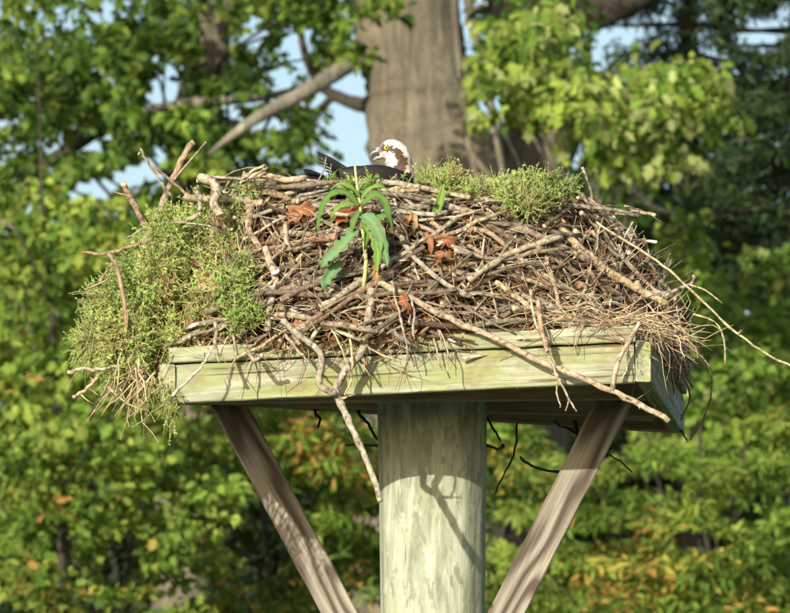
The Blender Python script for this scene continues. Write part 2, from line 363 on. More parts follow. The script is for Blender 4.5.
limb('limb', [(188,120,-1),(215,128,-2),(240,130,-2),(262,150,-2)], Y, [9,8,6,4], M_greybark, t1)
c1 = clumps([(80,30,150,110,150),(210,40,90,110,60),(60,120,130,70,60),(130,110,150,80,50),(270,150,75,48,34),(295,15,60,60,30),(250,110,60,30,16),(335,40,22,60,12),(40,190,110,45,38),(200,190,90,35,30)], (53,62), 11)
co = outer((P(120,-60,Y)[0],Y+2,13.5), (6,5,6), 260, 12)
foliage('crown', np.vstack([c1, co]), 34, .32, .14, [(G1,3),(G2,4),(G3,3),(YG,2)], LOBED, M_leaf, t1, 13, .7, .45, keepout=TRUNKOUT+LIMBOUT)
twigs(t1, c1, P(190,120,Y), 26, M_darkbark, 14, .03)
# --- massive trunk
Y=54; t2 = empty('massive_tree', (P(412,100,Y).x, Y, 0), 'massive old tree whose thick grey-brown trunk rises behind the bird', 'tree', 'trees behind the nest')
limb('trunk', [(404,-420),(407,-160),(409,-40),(411,20),(413,70),(418,120),(424,170),(432,230),(436,420)], Y, [40,48,52,53.5,55,58,64,72,78], M_oakbark, t2, 40, .035, True, 8)
limb('limb', [(374,50,0),(345,68,-.6),(312,88,-1),(280,106,-1.3),(252,122,-1.6),(226,140,-1.5),(205,158,-1)], Y, [11,9,8,7,5.5,3.5,1.2], M_greybark, t2)
limb('limb', [(372,104,0),(348,101,.6),(325,88,1),(308,62,1.4),(300,30,1.6),(296,-10,2)], Y, [9,7,5.5,4.5,3.5,2], M_darkbark, t2)
limb('limb', [(335,94,.8),(318,112,1),(306,130,1.4),(296,156,1.8)], Y, [4.5,3.6,2.8,1.4], M_darkbark, t2)
limb('limb', [(415,-150),(470,-210,-1),(560,-260,-2),(650,-280,-2)], Y, [22,18,12,6], M_oakbark, t2)
limb('limb', [(395,-200),(340,-260,-1),(260,-300,-2)], Y, [20,15,8], M_oakbark, t2)
for path, rr in (([(454,-40),(455,0),(457,45),(462,90),(466,120),(478,190)],[3.5,3.5,3.2,3.5,3,3]), ([(462,-60),(470,10),(476,35),(486,65),(492,110),(505,185)],[5,4.6,4.6,4.2,3.5,2.5]), ([(485,4),(474,10),(466,25)],[2,2.4,2.6]), ([(466,120),(470,150),(492,178)],[3,3,2.5])):
    limb('climbing_vine', [(a,b,-2.2) for a,b in path], Y, rr, M_oakbark, t2, 8)
c2 = clumps([(352,40,16,50,4),(368,10,18,26,3),(392,0,18,12,2)], (49,51), 21); co = outer((P(412,-200,Y).x,Y+1,19), (8,5.5,5), 330, 22)
foliage('crown', np.vstack([c2, co]), 30, .24, .12, [(G1,2),(G2,4),(G3,3),(YG,2)], LOBED, M_leaf, t2, 23)
# --- second trunk with lit oak sprays to the right
Y=52; t3 = empty('oak_tree', (P(540,140,Y).x, Y, 0), 'second brown trunk with sunlit drooping leaf sprays, right of the massive trunk', 'tree', 'trees behind the nest')
limb('trunk', [(505,-240),(515,-80),(527,0),(536,60),(541,115),(540,165),(534,240),(530,420)], Y+4, [26,30,33,33,33,34,36,38], M_oakbark, t3, 20, .05, True)
limb('limb', [(500,-10,1),(545,18,1),(600,12,1),(650,-12,1),(720,-60,1)], Y+3, [22,20,17,14,9], M_darkbark, t3, 14)
limb('limb', [(540,120),(500,150,0),(470,150,0),(440,120,1)], Y+4, [15,17,17,10], M_oakbark, t3)
limb('limb', [(560,120,0),(600,80,-3),(655,70,-8),(700,60,-9)], Y+3, [9,6,4,2], M_darkbark, t3)
limb('limb', [(585,150,-2),(620,175,-6),(650,205,-7),(680,215,-7)], Y, [4,3,2.4,1.5], M_greybark, t3)
cs = clumps([(520,60,48,36,22),(560,90,50,30,16),(500,100,34,40,12),(590,95,38,22,8),(545,20,30,20,5),(655,95,24,30,7),(660,125,50,28,16),(700,115,42,22,9),(640,150,45,20,8),(600,130,30,16,6),(690,80,25,18,4),(605,150,25,18,4),(672,160,30,16,5)], (40,44), 31)
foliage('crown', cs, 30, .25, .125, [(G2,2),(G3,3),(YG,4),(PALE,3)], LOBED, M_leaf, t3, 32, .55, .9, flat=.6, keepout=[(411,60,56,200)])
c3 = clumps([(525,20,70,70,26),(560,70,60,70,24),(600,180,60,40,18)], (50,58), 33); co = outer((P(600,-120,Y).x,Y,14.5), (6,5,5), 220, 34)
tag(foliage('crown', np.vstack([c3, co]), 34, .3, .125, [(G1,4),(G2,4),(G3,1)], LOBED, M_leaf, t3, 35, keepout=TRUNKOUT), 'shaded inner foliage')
twigs(t3, cs, P(585,120,44), 16, M_greybark, 36, .018)
# --- conifers on the right, their shade put into a very dark needle colour
for i, (px, Y, lab) in enumerate([(690, 62, 'shade-darkened conifer right of the second brown trunk, upper right'), (800, 58, 'shade-darkened conifer with level boughs at the right edge')]):
    t = empty('conifer_tree', (P(px,200,Y).x, Y, 0), lab, 'tree', 'shade-darkened conifers at the upper right')
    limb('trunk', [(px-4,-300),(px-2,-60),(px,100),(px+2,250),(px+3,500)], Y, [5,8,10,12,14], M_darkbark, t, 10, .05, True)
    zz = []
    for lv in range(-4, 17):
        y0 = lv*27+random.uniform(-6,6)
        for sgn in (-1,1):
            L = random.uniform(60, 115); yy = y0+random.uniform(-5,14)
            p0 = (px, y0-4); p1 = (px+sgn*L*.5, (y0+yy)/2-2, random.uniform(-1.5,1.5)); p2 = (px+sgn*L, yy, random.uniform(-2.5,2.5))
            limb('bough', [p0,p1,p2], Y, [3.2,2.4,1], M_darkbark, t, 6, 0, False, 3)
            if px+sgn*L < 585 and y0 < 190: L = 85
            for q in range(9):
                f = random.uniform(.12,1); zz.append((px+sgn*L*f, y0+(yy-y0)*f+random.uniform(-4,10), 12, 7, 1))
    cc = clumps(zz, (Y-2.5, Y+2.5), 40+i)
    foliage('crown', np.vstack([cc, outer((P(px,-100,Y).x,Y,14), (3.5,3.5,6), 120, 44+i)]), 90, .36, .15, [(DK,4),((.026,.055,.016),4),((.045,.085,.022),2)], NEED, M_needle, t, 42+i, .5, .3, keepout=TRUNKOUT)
# --- bright maple on the left
Y=40; t4 = empty('maple_tree', (P(55,300,Y).x, Y, 0), 'bright green young maple with thin grey stems at the left edge, level with the nest', 'tree', 'trees behind the nest')
limb('trunk', [(36,40),(40,120),(42,200),(50,280),(54,340),(58,420),(62,520)], Y-3, [.5,1.2,2,2.6,3.2,3.6,4.2], M_darkbark, t4, 8, .05, True)
for pth in ([(54,420),(30,330,-1),(2,240,-1)], [(58,500),(110,420,-1),(170,360,-1)], [(56,460),(100,400,-2),(140,330,-2),(150,260,-2)], [(0,222,-3),(20,236,-3),(50,300,-2)]):
    limb('branch', pth, Y-2, [1.8,1.5,1.1,.7][:len(pth)], M_oakbark, t4, 7)
c4 = clumps([(60,240,110,60,70),(50,320,110,60,80),(30,400,90,60,60),(140,250,60,60,40),(120,380,70,50,36)], (36,43), 51); co = outer((P(-40,200,Y).x,Y,6), (4,3.5,3.5), 160, 52)
foliage('crown', np.vstack([c4, co]), 30, .26, .115, [(G2,1.5),(G3,5),(YG,4)], LOBED, M_leaf, t4, 53, .6, .4, accent=[(5,370,30,40,.2,OR),(100,250,60,40,.12,YO)])
# --- lower thicket trees
def lowtree(px, Y, lab, zones, nk, pal, seed, accent=None, R=.25, size=.10, tmpl=SLIM, squash=.4, cr=(3,3,3), name='broadleaf_tree', stems=3, outn=120, bark=None, keepout=None):
    t = empty(name, (P(px,520,Y).x, Y, 0), lab, 'tree', 'trees behind the nest')
    c = clumps(zones, (Y-2.5, Y+2.5), seed)
    for s in range(stems):
        dx = (s-(stems-1)/2)*random.uniform(25,45); limb('trunk', [(px+dx*1.6,430+random.uniform(-10,30)),(px+dx,520),(px+dx*.6,620),(px+dx*.3,760)], Y, [1.5,2.5,3.5,5], bark or M_darkbark, t, 8, .05, True)
    co = outer((P(px,620,Y).x, Y, 3.6), cr, outn, seed+1)
    foliage('crown', np.vstack([c, co]), nk, R, size, pal, tmpl, M_leaf, t, seed+2, squash, .3, accent=accent, keepout=keepout); twigs(t, c, P(px,560,Y), 10, bark or M_darkbark, seed+3, .02)
    return t
lowtree(95, 38, 'low bright green bushy tree in the lower left corner', [(60,470,100,55,60),(60,560,110,60,64),(170,480,60,60,40),(170,585,60,40,16)], 36, [(G2,2),(G3,5),(YG,4)], 61, [(60,500,60,25,.2,OR),(30,590,50,25,.35,OR),(150,590,30,25,.3,YO)], tmpl=LOBED, size=.1, keepout=[(122,560,22,30),(60,540,14,26)])
lowtree(290, 41, 'yellow-green tree with orange leaf clusters between the left brace and the post', [(255,440,75,40,42),(320,450,60,60,46),(230,560,80,55,26),(320,560,70,60,50),(200,470,40,50,20)], 70, [(G2,3),(G3,4),(YG,3),(YO,.8)], 65, [(312,440,26,30,.6,OR),(345,470,20,30,.5,OR),(215,500,22,26,.55,YO),(210,440,25,14,.4,YO),(190,560,22,40,.5,OR),(225,590,30,25,.5,OR),(300,560,30,20,.35,YO),(352,590,20,30,.45,OR)], keepout=[(255,545,38,38),(300,500,18,14),(262,478,14,12)])
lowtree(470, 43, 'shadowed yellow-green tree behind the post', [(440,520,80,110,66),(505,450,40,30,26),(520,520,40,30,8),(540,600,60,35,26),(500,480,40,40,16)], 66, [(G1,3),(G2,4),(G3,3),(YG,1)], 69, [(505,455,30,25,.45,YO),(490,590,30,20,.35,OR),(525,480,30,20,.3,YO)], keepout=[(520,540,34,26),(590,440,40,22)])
lowtree(700, 39, 'layered yellow-green tree with orange leaf patches in the lower right corner', [(z*34+560, 470+(z%3)*6, 42, 11, 8) for z in range(8)]+[(z*36+540, 512+(z%2)*9, 44, 10, 7) for z in range(8)]+[(z*38+530, 552+(z%3)*6, 46, 13, 10) for z in range(8)]+[(z*40+520, 598, 46, 22, 12) for z in range(8)]+[(730,480,90,70,36)], 70, [(G2,3),(G3,4),(YG,5)], 73,
        [(630,560,45,30,.6,YO),(650,590,35,25,.6,OR),(590,590,30,20,.5,OR),(700,560,25,20,.4,YO),(655,540,26,18,.4,OR),(760,600,30,20,.35,OR)], squash=.3, size=.09, keepout=[(700,540,30,14),(650,482,40,11),(560,440,70,20),(745,515,26,11),(600,535,26,9)])
lowtree(735, 46, 'yellow-green leafy tree at the right edge beside the platform corner', [(680,255,30,40,11),(700,300,36,30,9),(765,300,34,50,20),(775,380,34,50,26),(710,370,50,50,24),(655,350,24,50,12),(760,430,50,28,18),(690,425,50,25,16)], 32, [(G2,4),(G3,4),(YG,3),(PALE,1)], 77, [(790,400,30,30,.35,YO)], tmpl=LOBED, size=.12)
# --- far wood closing the view low down
cw = clumps([(395,520,520,170,900),(120,330,300,90,260),(640,330,280,110,380),(680,180,200,110,160),(90,240,200,40,60)], (70,82), 81)
r_ = np.random.default_rng(82); ow = np.column_stack([r_.uniform(-26,26,900), r_.uniform(68,84,900), r_.uniform(1,9,900)]); px, py = proj(ow); ow = ow[~frame_mask(px,py,40)]
wood = foliage('far_woods', np.vstack([cw, ow]), 36, .5, .2, [(DK,4),((.03,.055,.016),4),((.05,.085,.02),2)], KITE, M_leaf, None, 83)
tag(wood, 'dark mass of distant woodland behind the nearer trees', 'woods')

# ------------------------------------------------------------------ platform
plat = empty('nest_platform', (P(432,500,.6).x, .6, 0), 'weathered green wooden nesting platform on a thick round post with two slanted braces', 'platform')
def board(name, a, b, up, h, th, mat, off=0.0, ncut=14, wear=.0018, parent=plat):
    """board from a to b; local x along it, z up (height h), y thickness; a,b lie on the bottom front edge line"""
    a = Vector(a); b = Vector(b); X = (b-a).normalized(); Yv = Vector(up).cross(X).normalized(); Z = X.cross(Yv).normalized(); L = (b-a).length
    sec = []; bv = .003
    sec = [(bv,0),(th-bv,0),(th,bv),(th,h*.5),(th,h-bv),(th-bv,h),(bv,h),(0,h-bv),(0,h*.7),(0,h*.35),(0,bv)]
    m = MB(); vs = []; n = len(sec); seed = random.uniform(0,99)
    for i in range(ncut+1):
        x = L*i/ncut; 
        for k, (y, z) in enumerate(sec):
            q = Vector((x*7+seed, y*30, z*30)); e = noise.noise(q)*wear*1.5
            ex = (noise.noise(Vector((y*80, z*40, seed)))*.003 if i in (0, ncut) else 0)
            vs.append((x+ex, y+(e if y < th/2 else -e), z+noise.noise(q*1.7)*wear))
    fs = [(i*n+k, i*n+(k+1)%n, (i+1)*n+(k+1)%n, (i+1)*n+k) for i in range(ncut) for k in range(n)]
    fs = [tuple(reversed(f)) for f in fs]; fs.append(tuple(range(n))); fs.append(tuple(ncut*n+k for k in reversed(range(n))))
    m.add(vs, fs); me = m.mesh(name, [mat], False)
    M = Matrix((( X.x, Yv.x, Z.x, a.x), (X.y, Yv.y, Z.y, a.y), (X.z, Yv.z, Z.z, a.z), (0,0,0,1)))
    o = bpy.data.objects.new(name, me); COL.objects.link(o); o.parent = parent; o.matrix_parent_inverse = Matrix.Translation(-Vector(parent.location)); o.matrix_basis = M
    return o
UP = Vector((0,0,1)); YAW = math.radians(6.5)
FL = P(160,404,.06); FR = P(650.5,381.5,-.065); BR = P(684,433.5,1.1); BL = P(214,406,1.2)
RH = .098; TH = .038
X_ = (FR-FL).normalized(); sideR = (BR-FR).normalized(); sideL = (BL-FL).normalized()
fb = board('rim_board', FL+X_*(TH+.001)+sideL*.004, FR-X_*(TH+.001)+sideL*.004, UP, RH, TH, M_board, ncut=40)


sb = board('side_board', BR, FR, UP, RH+.002, TH, M_board); sb.matrix_basis = sb.matrix_basis @ Matrix.Translation((0,-TH,0)); tag(sb, 'right side board seen at a slant')
sb = board('side_board', FL, BL, UP, RH+.002, TH, M_board); sb.matrix_basis = sb.matrix_basis @ Matrix.Translation((0,-TH,0))
board('rear_board', BL+Vector((.04,-.045,0)), BR+Vector((-.04,-.045,0)), UP, RH, TH, M_lum)
def quad(u, v, dz=0): # u left-right, v front-back on the rim's underside
    a = FL.lerp(FR, u); b = BL.lerp(BR, u); return a.lerp(b, v)+Vector((0,0,dz))
for v in (.34, .70): board('joist', quad(.035, v, .003), quad(.965, v, .003), UP, RH-.006, TH, M_lum)
nd_ = 7
for i in range(nd_):
    v0 = -.008+i/nd_*1.01; a = quad(-.012 if i else .02, v0, RH+.004); b = quad(1.012 if i else .97, v0, RH+.004)
    wd = (quad(.5, 1)-quad(.5, 0)).length/nd_-.008
    o = board('deck_plank', a, b, UP, .040 if i == 0 else .036, wd, M_board, ncut=30, wear=.003)
# blocking at the right rear (pale new wood)
board('blocking', quad(.87,.72,-.001), quad(.955,.73,-.001), UP, RH-.02, .05, M_board)
# post
def post():
    m = MB(); top = P(432,390,.60); rt = .143; z0 = -.3; z1 = top.z+RH*0+.1; n = 72; R = 90; vs = []
    for j in range(R+1):
        z = z0+(z1-z0)*j/R if j < 30 else None
    zs = list(np.linspace(z0, 2.4, 12))+list(np.linspace(2.42, z1, 70))
    for z in zs:
        r = rt*(1-.008*(z1-z)) if z > 1.5 else rt*.986
        r = rt*(.94+.06*min(1, max(0, (z-2.55)/.75)))
        for k in range(n):
            a = 2*math.pi*k/n; q = Vector((math.cos(a)*2.2, math.sin(a)*2.2, z*1.2)); e = noise.noise(q)*.0035+noise.noise(Vector((math.cos(a)*14, math.sin(a)*14, z*5)))*.0012
            vs.append(((r+e)*math.cos(a), (r+e)*math.sin(a), z))
    R = len(zs)-1
    m.add(vs, [(j*n+k, j*n+(k+1)%n, (j+1)*n+(k+1)%n, (j+1)*n+k) for j in range(R) for k in range(n)]+[tuple(R*n+k for k in range(n))])
    me = m.mesh('post', [M_post]); o = bpy.data.objects.new('post', me); COL.objects.link(o); o.parent = plat; o.location = (P(432.5,480,.6).x-plat.location.x, 0, 0)
post()
# braces: broad face to the camera
def brace(pa, pb, Ya, Yb, wpx, label):
    a = P(*pa, Ya); b = P(*pb, Yb); d = (b-a).normalized(); up = Vector((0,-1,0)).cross(d) if False else d.cross(Vector((0,1,0)))
    if up.z < 0: pass
    wdt = wpx/pxm(.5)
    # local z = in-plane perpendicular
    o = board('brace', a, b, up, wdt, .04, M_brace, ncut=30, wear=.0022); tag(o, label); return o
bl_ = brace((224,396), (375,680), .86, .80, 33.5, 'left slanted brace, dappled with shade'); br_ = brace((620,390), (472,680), .40, .5, 33.5, 'right slanted brace')
# centre each brace on its line
for o in (bl_, br_):
    me = o.data; zz = [v.co.z for v in me.vertices]; c = (max(zz)+min(zz))/2
    for v in me.vertices: v.co.z -= c
    # extend at both ends
    xs = [v.co.x for v in me.vertices]; mx = max(xs)
    for v in me.vertices:
        if v.co.x > mx*.98: v.co.x += .55
# wall screws heads
for (px, py) in ((236,430),(612,410)): pass

# ------------------------------------------------------------------ nest
NC = Vector((P(402,300,.58).x, .58, 0)); ZB = (FL.z+FR.z)/2+RH+.035; NH = .425
def nsc(t):  # horizontal scale at relative height t
    return 1.0-.25*max(0,t)**1.25 if t < .85 else 1.0-.25*.816-.9*(t-.85)
RX, RY = .735, .62
def nsurf(th, t, off=0.0):
    """point and outward normal on the nest's flank; t 0..1 ; th angle, -pi/2 faces the camera"""
    s = nsc(t); tilt = .02*math.cos(th)*0
    bump_ = noise.noise(Vector((math.cos(th)*1.8, math.sin(th)*1.8, t*1.5)))*.035
    p = Vector((NC.x+(RX*s+off+bump_)*math.cos(th), NC.y+(RY*s+off+bump_)*math.sin(th), ZB-.01+NH*t+ (.03*math.cos(th)*(-1))*t*0))
    n = Vector((math.cos(th)/RX, math.sin(th)/RY, .9*t+.15)).normalized(); return p, n
def npix(px, py, default=.3):
    """depth Y where the view ray meets the nest flank"""
    d = ray(px, py); o = Vector((0, CAMY, CAMZ)); best = None
    for i in range(160):
        Y = -.12+i*.01; q = o+d*((Y-CAMY)/d.y); t = (q.z-ZB+.01)/NH
        if t > 1.0 or t < -.15: continue
        s = nsc(max(0,t)); v = ((q.x-NC.x)/(RX*s))**2+((q.y-NC.y)/(RY*s))**2
        if v < 1: return Y
    return default
nest = empty('osprey_nest', (NC.x, NC.y, ZB), 'huge osprey nest of piled sticks, straw and dead leaves on the platform', 'nest')
# core: brown litter, darkened so its colour carries the shade of cavities
m = MB(); n = 150; vs = []; cl = []
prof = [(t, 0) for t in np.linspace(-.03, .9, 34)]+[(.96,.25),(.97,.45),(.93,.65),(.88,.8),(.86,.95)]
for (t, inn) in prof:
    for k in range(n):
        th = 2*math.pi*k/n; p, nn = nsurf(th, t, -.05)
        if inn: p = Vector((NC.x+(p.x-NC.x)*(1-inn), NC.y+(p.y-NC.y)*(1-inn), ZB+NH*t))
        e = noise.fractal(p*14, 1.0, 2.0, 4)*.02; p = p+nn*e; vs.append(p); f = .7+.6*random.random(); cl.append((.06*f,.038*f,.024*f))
m.add(vs, [(j*n+k, j*n+(k+1)%n, (j+1)*n+(k+1)%n, (j+1)*n+k) for j in range(len(prof)-1) for k in range(n)]+[tuple((len(prof)-1)*n+k for k in range(n))], cl)
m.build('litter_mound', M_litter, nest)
BARK = [(.25,.20,.145),(.32,.265,.19),(.155,.122,.085),(.37,.325,.255),(.21,.15,.10),(.28,.245,.19),(.08,.058,.04),(.39,.315,.205),(.17,.14,.11)]
TAN = [(.50,.38,.22),(.44,.32,.19),(.60,.48,.30),(.36,.25,.15)]
def wander(p0, d, L, segs, curl, follow=None):
    pts = [p0]; d = d.normalized(); p = p0.copy()
    for i in range(segs):
        d = (d+Vector((random.gauss(0,curl), random.gauss(0,curl), random.gauss(0,curl)))).normalized(); p = p+d*(L/segs); pts.append(p.copy())
    return pts
def stray(pts):
    px, py = proj([tuple(p) for p in pts])
    for x, y in zip(px, py):
        if (298 < x < 428 and y < 181) or (425 < x < 590 and y < 197): return True
        if y < 170 or (x > 590 and y < 200+(x-590)*.62) or (x < 195 and y < 330) or (x < 150): return True
        if x < 205 and y < 178: return True
        if x > 700: return True
    return False
def clingpath(th, t, ang, L, segs, curl, off):
    """polyline that follows the nest surface"""
    pts = []; hl = L/2; stp = L/segs; a = ang
    cth, ct = th, t
    # walk backwards first
    cth -= math.cos(a)*hl/(RX*.9); ct -= math.sin(a)*hl/NH
    lift0 = random.uniform(-.004,.012); lift1 = random.uniform(-.004,.02)
    for i in range(segs+1):
        tt = max(-.02, min(1.0, ct)); f = i/segs
        p, nn = nsurf(cth, tt, 0); ov = ct-tt
        p = p + nn*(off + lift0*(1-f)**2*2+lift1*f*f*2); p.z += ov*NH*.6; pts.append(p)
        a += random.gauss(0, curl); cth += math.cos(a)*stp/(RX*.9); ct += math.sin(a)*stp/NH
    # straighten: blend with the chord so that sticks do not hug the curve like ropes
    A, B = pts[0].copy(), pts[-1].copy()
    return [p*.45+(A.lerp(B, i/segs))*.55+(p-A.lerp(B, i/segs))*0 for i, p in enumerate(pts)]
def ang_for(th, t):
    # right side: sticks slope down to the right; centre nearly level
    x = math.cos(th); base = -.42*max(0, x+.1) if x > -.1 else .25*(-x)
    return base+random.gauss(0, .42) if random.random() < .8 else random.uniform(-1.5, 1.5)
def addstick(m, pts, r0, r1, n, col, cap=None, knots=True, rough=.12):
    k = len(pts); rr = []
    for i in range(k):
        f = i/(k-1); r = r0+(r1-r0)*f
        if knots and random.random() < .22: r *= 1.28
        rr.append(r)
    m.tube(pts, rr, n, col, rough, cap)
def stick_mesh(parent, pts, r0, r1, col, n=7, forks=0, name='stick'):
    m = MB(); addstick(m, pts, r0, r1, n, col, 1)
    for _ in range(forks):
        i = random.randint(1, len(pts)-2); d = (pts[i+1]-pts[i]).normalized(); sd_ = Vector((random.gauss(0,1),random.gauss(0,.6)-.3,random.gauss(0,1))); sd_ = (sd_-d*sd_.dot(d)).normalized()
        L = random.uniform(.03,.12); addstick(m, wander(pts[i], d*.8+sd_*.8, L, 3, .12), max(.0015,r1*.6), .0012, 5, col, 1)
    return m.build(name, [M_stick, M_cut], parent)
random.seed(21)
# individually modelled sticks, random
for i in range(340):
    th = random.uniform(-math.pi*1.02, math.pi*.02) if random.random() < .95 else random.uniform(0, math.pi)
    t = random.uniform(.06,1.0)**.85
    L = random.choice([random.uniform(.15,.3), random.uniform(.25,.5), random.uniform(.35,.65)]); r0 = random.choice([random.uniform(.0028,.005), random.uniform(.004,.007), random.uniform(.006,.0095)])
    segs = max(5, int(L/.04)); pts = clingpath(th, t, ang_for(th, t), L, segs, .12, random.uniform(.0,.03))
    if stray(pts) and th < 0: continue
    pts = [p+Vector((random.gauss(0,.0024),random.gauss(0,.0024),random.gauss(0,.0024))) for p in pts]
    stick_mesh(nest, pts, r0, r0*random.uniform(.5,.9), vary(random.choice(BARK), .25), 7, random.choice([0,0,1,1,2,3]))
# rim of sticks on the top
for i in range(60):
    x = random.uniform(200, 600); Yd = random.uniform(.12,.5); yy = 186-10*math.exp(-((x-250)/70)**2)+max(0,(x-520))*.14+random.uniform(-5,5)
    L = random.uniform(.15,.42); a = P(x, yy, Yd); pts = wander(a-Vector((L/2,0,0)), Vector((1, random.gauss(0,.3), random.gauss(0,.07))), L, 7, .06)
    r0 = random.uniform(.0035,.008)
    if stray(pts): continue
    stick_mesh(nest, pts, r0, r0*.7, vary(random.choice(BARK), .25), 7, random.choice([0,1,1]))
# named-position sticks (picture-measured), paths in px with offset towards the camera
def hero(path, r, col, off=.02, n=9, dep=None, forks=0, k=4, lab=None, sub=()):
    pts = []
    for q in path:
        Y = (npix(q[0], q[1], .3)-off) if dep is None else (dep[0]+(dep[1]-dep[0])*(len(pts)/(len(path)-1)))
        pts.append((q[0], q[1], Y))
    # smooth depth
    Ys = [p[2] for p in pts]
    for _ in range(2): Ys = [Ys[0]]+[(Ys[i-1]+2*Ys[i]+Ys[i+1])/4 for i in range(1,len(Ys)-1)]+[Ys[-1]]
    W = [tuple(P(p[0], p[1], y)) for p, y in zip(pts, Ys)]
    jt = .0014
    s = [Vector(q)+Vector((random.gauss(0,jt),random.gauss(0,jt),random.gauss(0,jt))) for q in crom(W, k)]
    m = MB(); s_ = len(s); sc = pxm(.2); ra = [r[0]/sc+(r[1]-r[0])/sc*i/(s_-1) for i in range(s_)]
    ra = [x*.9*(1.2 if random.random() < .1 else 1) for x in ra]
    m.tube(s, ra, n, col, .13, 1)
    for _ in range(random.choice([0,1,2,3]) if r[0] > 1.9 else 0):
        i = random.randint(2, len(s)-3); d = (s[i+1]-s[i]).normalized(); sv = Vector((random.gauss(0,1),random.gauss(-.3,.5),random.gauss(0,1))); sv = (sv-d*sv.dot(d)).normalized()
        addstick(m, wander(s[i], d*.6+sv, random.uniform(.008,.05), 3, .15), max(.0015,ra[i]*.45), .001, 5, col, 1)
    for (sp, sr, so) in sub:
        WW = crom([tuple(P(q[0], q[1], (npix(q[0],q[1],.3)-so) if dep is None else so)) for q in sp], 3); kk = len(WW)
        m.tube(WW, [sr[0]/sc+(sr[1]-sr[0])/sc*i/(kk-1) for i in range(kk)], 7, col, .1, 1)
    o = m.build('stick', [M_stick, M_cut], nest)
    if lab: tag(o, lab)
    return o
GR=(.32,.28,.215); BR_=(.28,.20,.135); LT=(.40,.33,.23); TN=(.45,.33,.19); DG=(.14,.11,.085)
hero([(378,282),(410,298),(450,318),(500,341),(545,364),(575,375),(610,391),(640,405),(670,420)], (3.6,3.2), (.38,.30,.215), dep=(-.03,-.13), lab='long stick sloping down across the front board', sub=[([(612,391),(618,362),(630,340),(640,322)], (2.6,2.2), -.11)])
hero([(372,288),(368,320),(362,350),(345,372),(337,392),(348,418),(362,450),(374,480),(381,501)], (4.6,3.2), (.32,.28,.215), dep=(-.03,-.13), lab='forked stick hanging down in front of the post', sub=[([(282,320),(300,336),(318,350),(322,364),(319,384),(336,394)], (3.2,3.6), -.10)])
hero([(335,300),(318,322),(295,330),(300,345)], (3.5,3), GR, .04)
hero([(141,246),(156,222),(168,190),(178,168),(193,141)], (3.8,3.4), (.33,.24,.17), dep=(.45,.35), lab='thick cut stick standing up at the left rim', sub=[([(172,182),(188,163),(206,142)],(1.4,.9),.35)])
hero([(150,236),(143,222),(132,200),(123,183)], (3.2,3.0), (.36,.24,.18), dep=(.42,.36))
hero([(172,196),(162,184),(150,165),(140,149)], (2,1.2), GR, dep=(.4,.36), sub=[([(140,152),(138,155)],(1.2,.8),.36)])
hero([(212,203),(190,196),(170,180),(152,165)], (2.2,1.4), BR_, dep=(.36,.3))
hero([(158,212),(150,235),(146,252)], (2.4,2), GR, dep=(.36,.36))
hero([(128,238),(150,227),(180,222),(215,228)], (1.4,1), GR, dep=(.3,.1))
hero([(142,248),(162,245),(180,225),(200,214)], (4,3), (.33,.28,.2), dep=(.3,.2))
hero([(82,252),(100,254),(118,250),(150,240)], (1.6,1.8), BR_, dep=(.25,.15), sub=[([(108,253),(117,268),(124,300),(127,328)],(2.4,2.2),.12), ([(85,290),(103,282),(120,272)],(1.4,1),.14), ([(98,290),(102,278),(114,262)],(1.3,1),.15)])
hero([(140,276),(148,288),(158,298)], (3.4,3.2), DG, .07)
hero([(68,372),(85,369),(100,370),(118,366)], (2.2,2), (.5,.42,.3), dep=(.05,.1)); hero([(73,398),(88,388),(98,378)], (2.2,2), (.5,.36,.22), dep=(.05,.1))
hero([(247,192),(250,212),(249,228),(260,250)], (4.4,3.6), (.31,.235,.17), .05)
hero([(265,247),(270,262),(276,284),(270,306),(268,330)], (4.2,3.6), (.36,.29,.22), .06, lab='pale knobbly stick standing at the left of the litter', sub=[([(276,284),(298,283),(322,290)],(2.4,2),.05)])
hero([(200,178),(212,182),(216,192),(214,205),(220,214)], (5.5,5), (.36,.30,.22), dep=(.18,.10)); hero([(196,188),(200,197),(199,210)], (3,2.5), GR, dep=(.1,.1))
hero([(183,196),(205,200),(235,199),(262,204)], (4.5,4), (.36,.29,.2), .05)
hero([(243,176),(262,174),(285,180),(306,178)], (4,3.4), (.42,.32,.22), dep=(.16,.16)); hero([(242,179),(254,170),(266,165)], (1.6,1.4), (.5,.4,.3), dep=(.15,.16)); hero([(240,183),(253,176),(268,168)], (1.6,1.4), (.4,.33,.24), dep=(.12,.14))
hero([(262,190),(300,186),(345,190),(395,184),(440,192)], (3.4,3), GR, .05); hero([(300,181),(350,184),(400,190),(460,195),(510,205)], (3,3), (.38,.31,.24), .03)
hero([(285,195),(330,183),(380,181),(425,190),(470,198)], (2.6,2.4), LT, .05)
hero([(533,194),(540,208),(560,228),(590,256),(625,282),(668,304)], (5.2,4.0), (.47,.36,.22), .05, lab='thick tan stick sloping down the right side of the nest')
hero([(590,232),(625,262),(655,290),(676,300)], (2.5,2), LT, .04); hero([(575,245),(610,275),(640,290),(672,296)], (3.2,2.4), (.36,.29,.23), .05)
hero([(470,279),(495,262),(525,248),(562,237)], (3.8,3.2), (.40,.33,.23), .06); hero([(438,241),(465,252),(495,263),(520,278),(560,290)], (2.8,2.6), (.38,.32,.24), .04)
hero([(475,228),(500,240),(530,268),(560,290),(600,300)], (3,2.4), (.33,.25,.18), .05); hero([(400,235),(415,258),(440,280),(470,296)], (3,2.6), GR, .05)
hero([(430,200),(470,214),(510,226),(550,240),(590,262)], (4.4,3.6), (.34,.27,.2), .04); hero([(455,250),(480,256),(512,258),(545,248)], (2.6,2.2), (.3,.24,.19), .06)
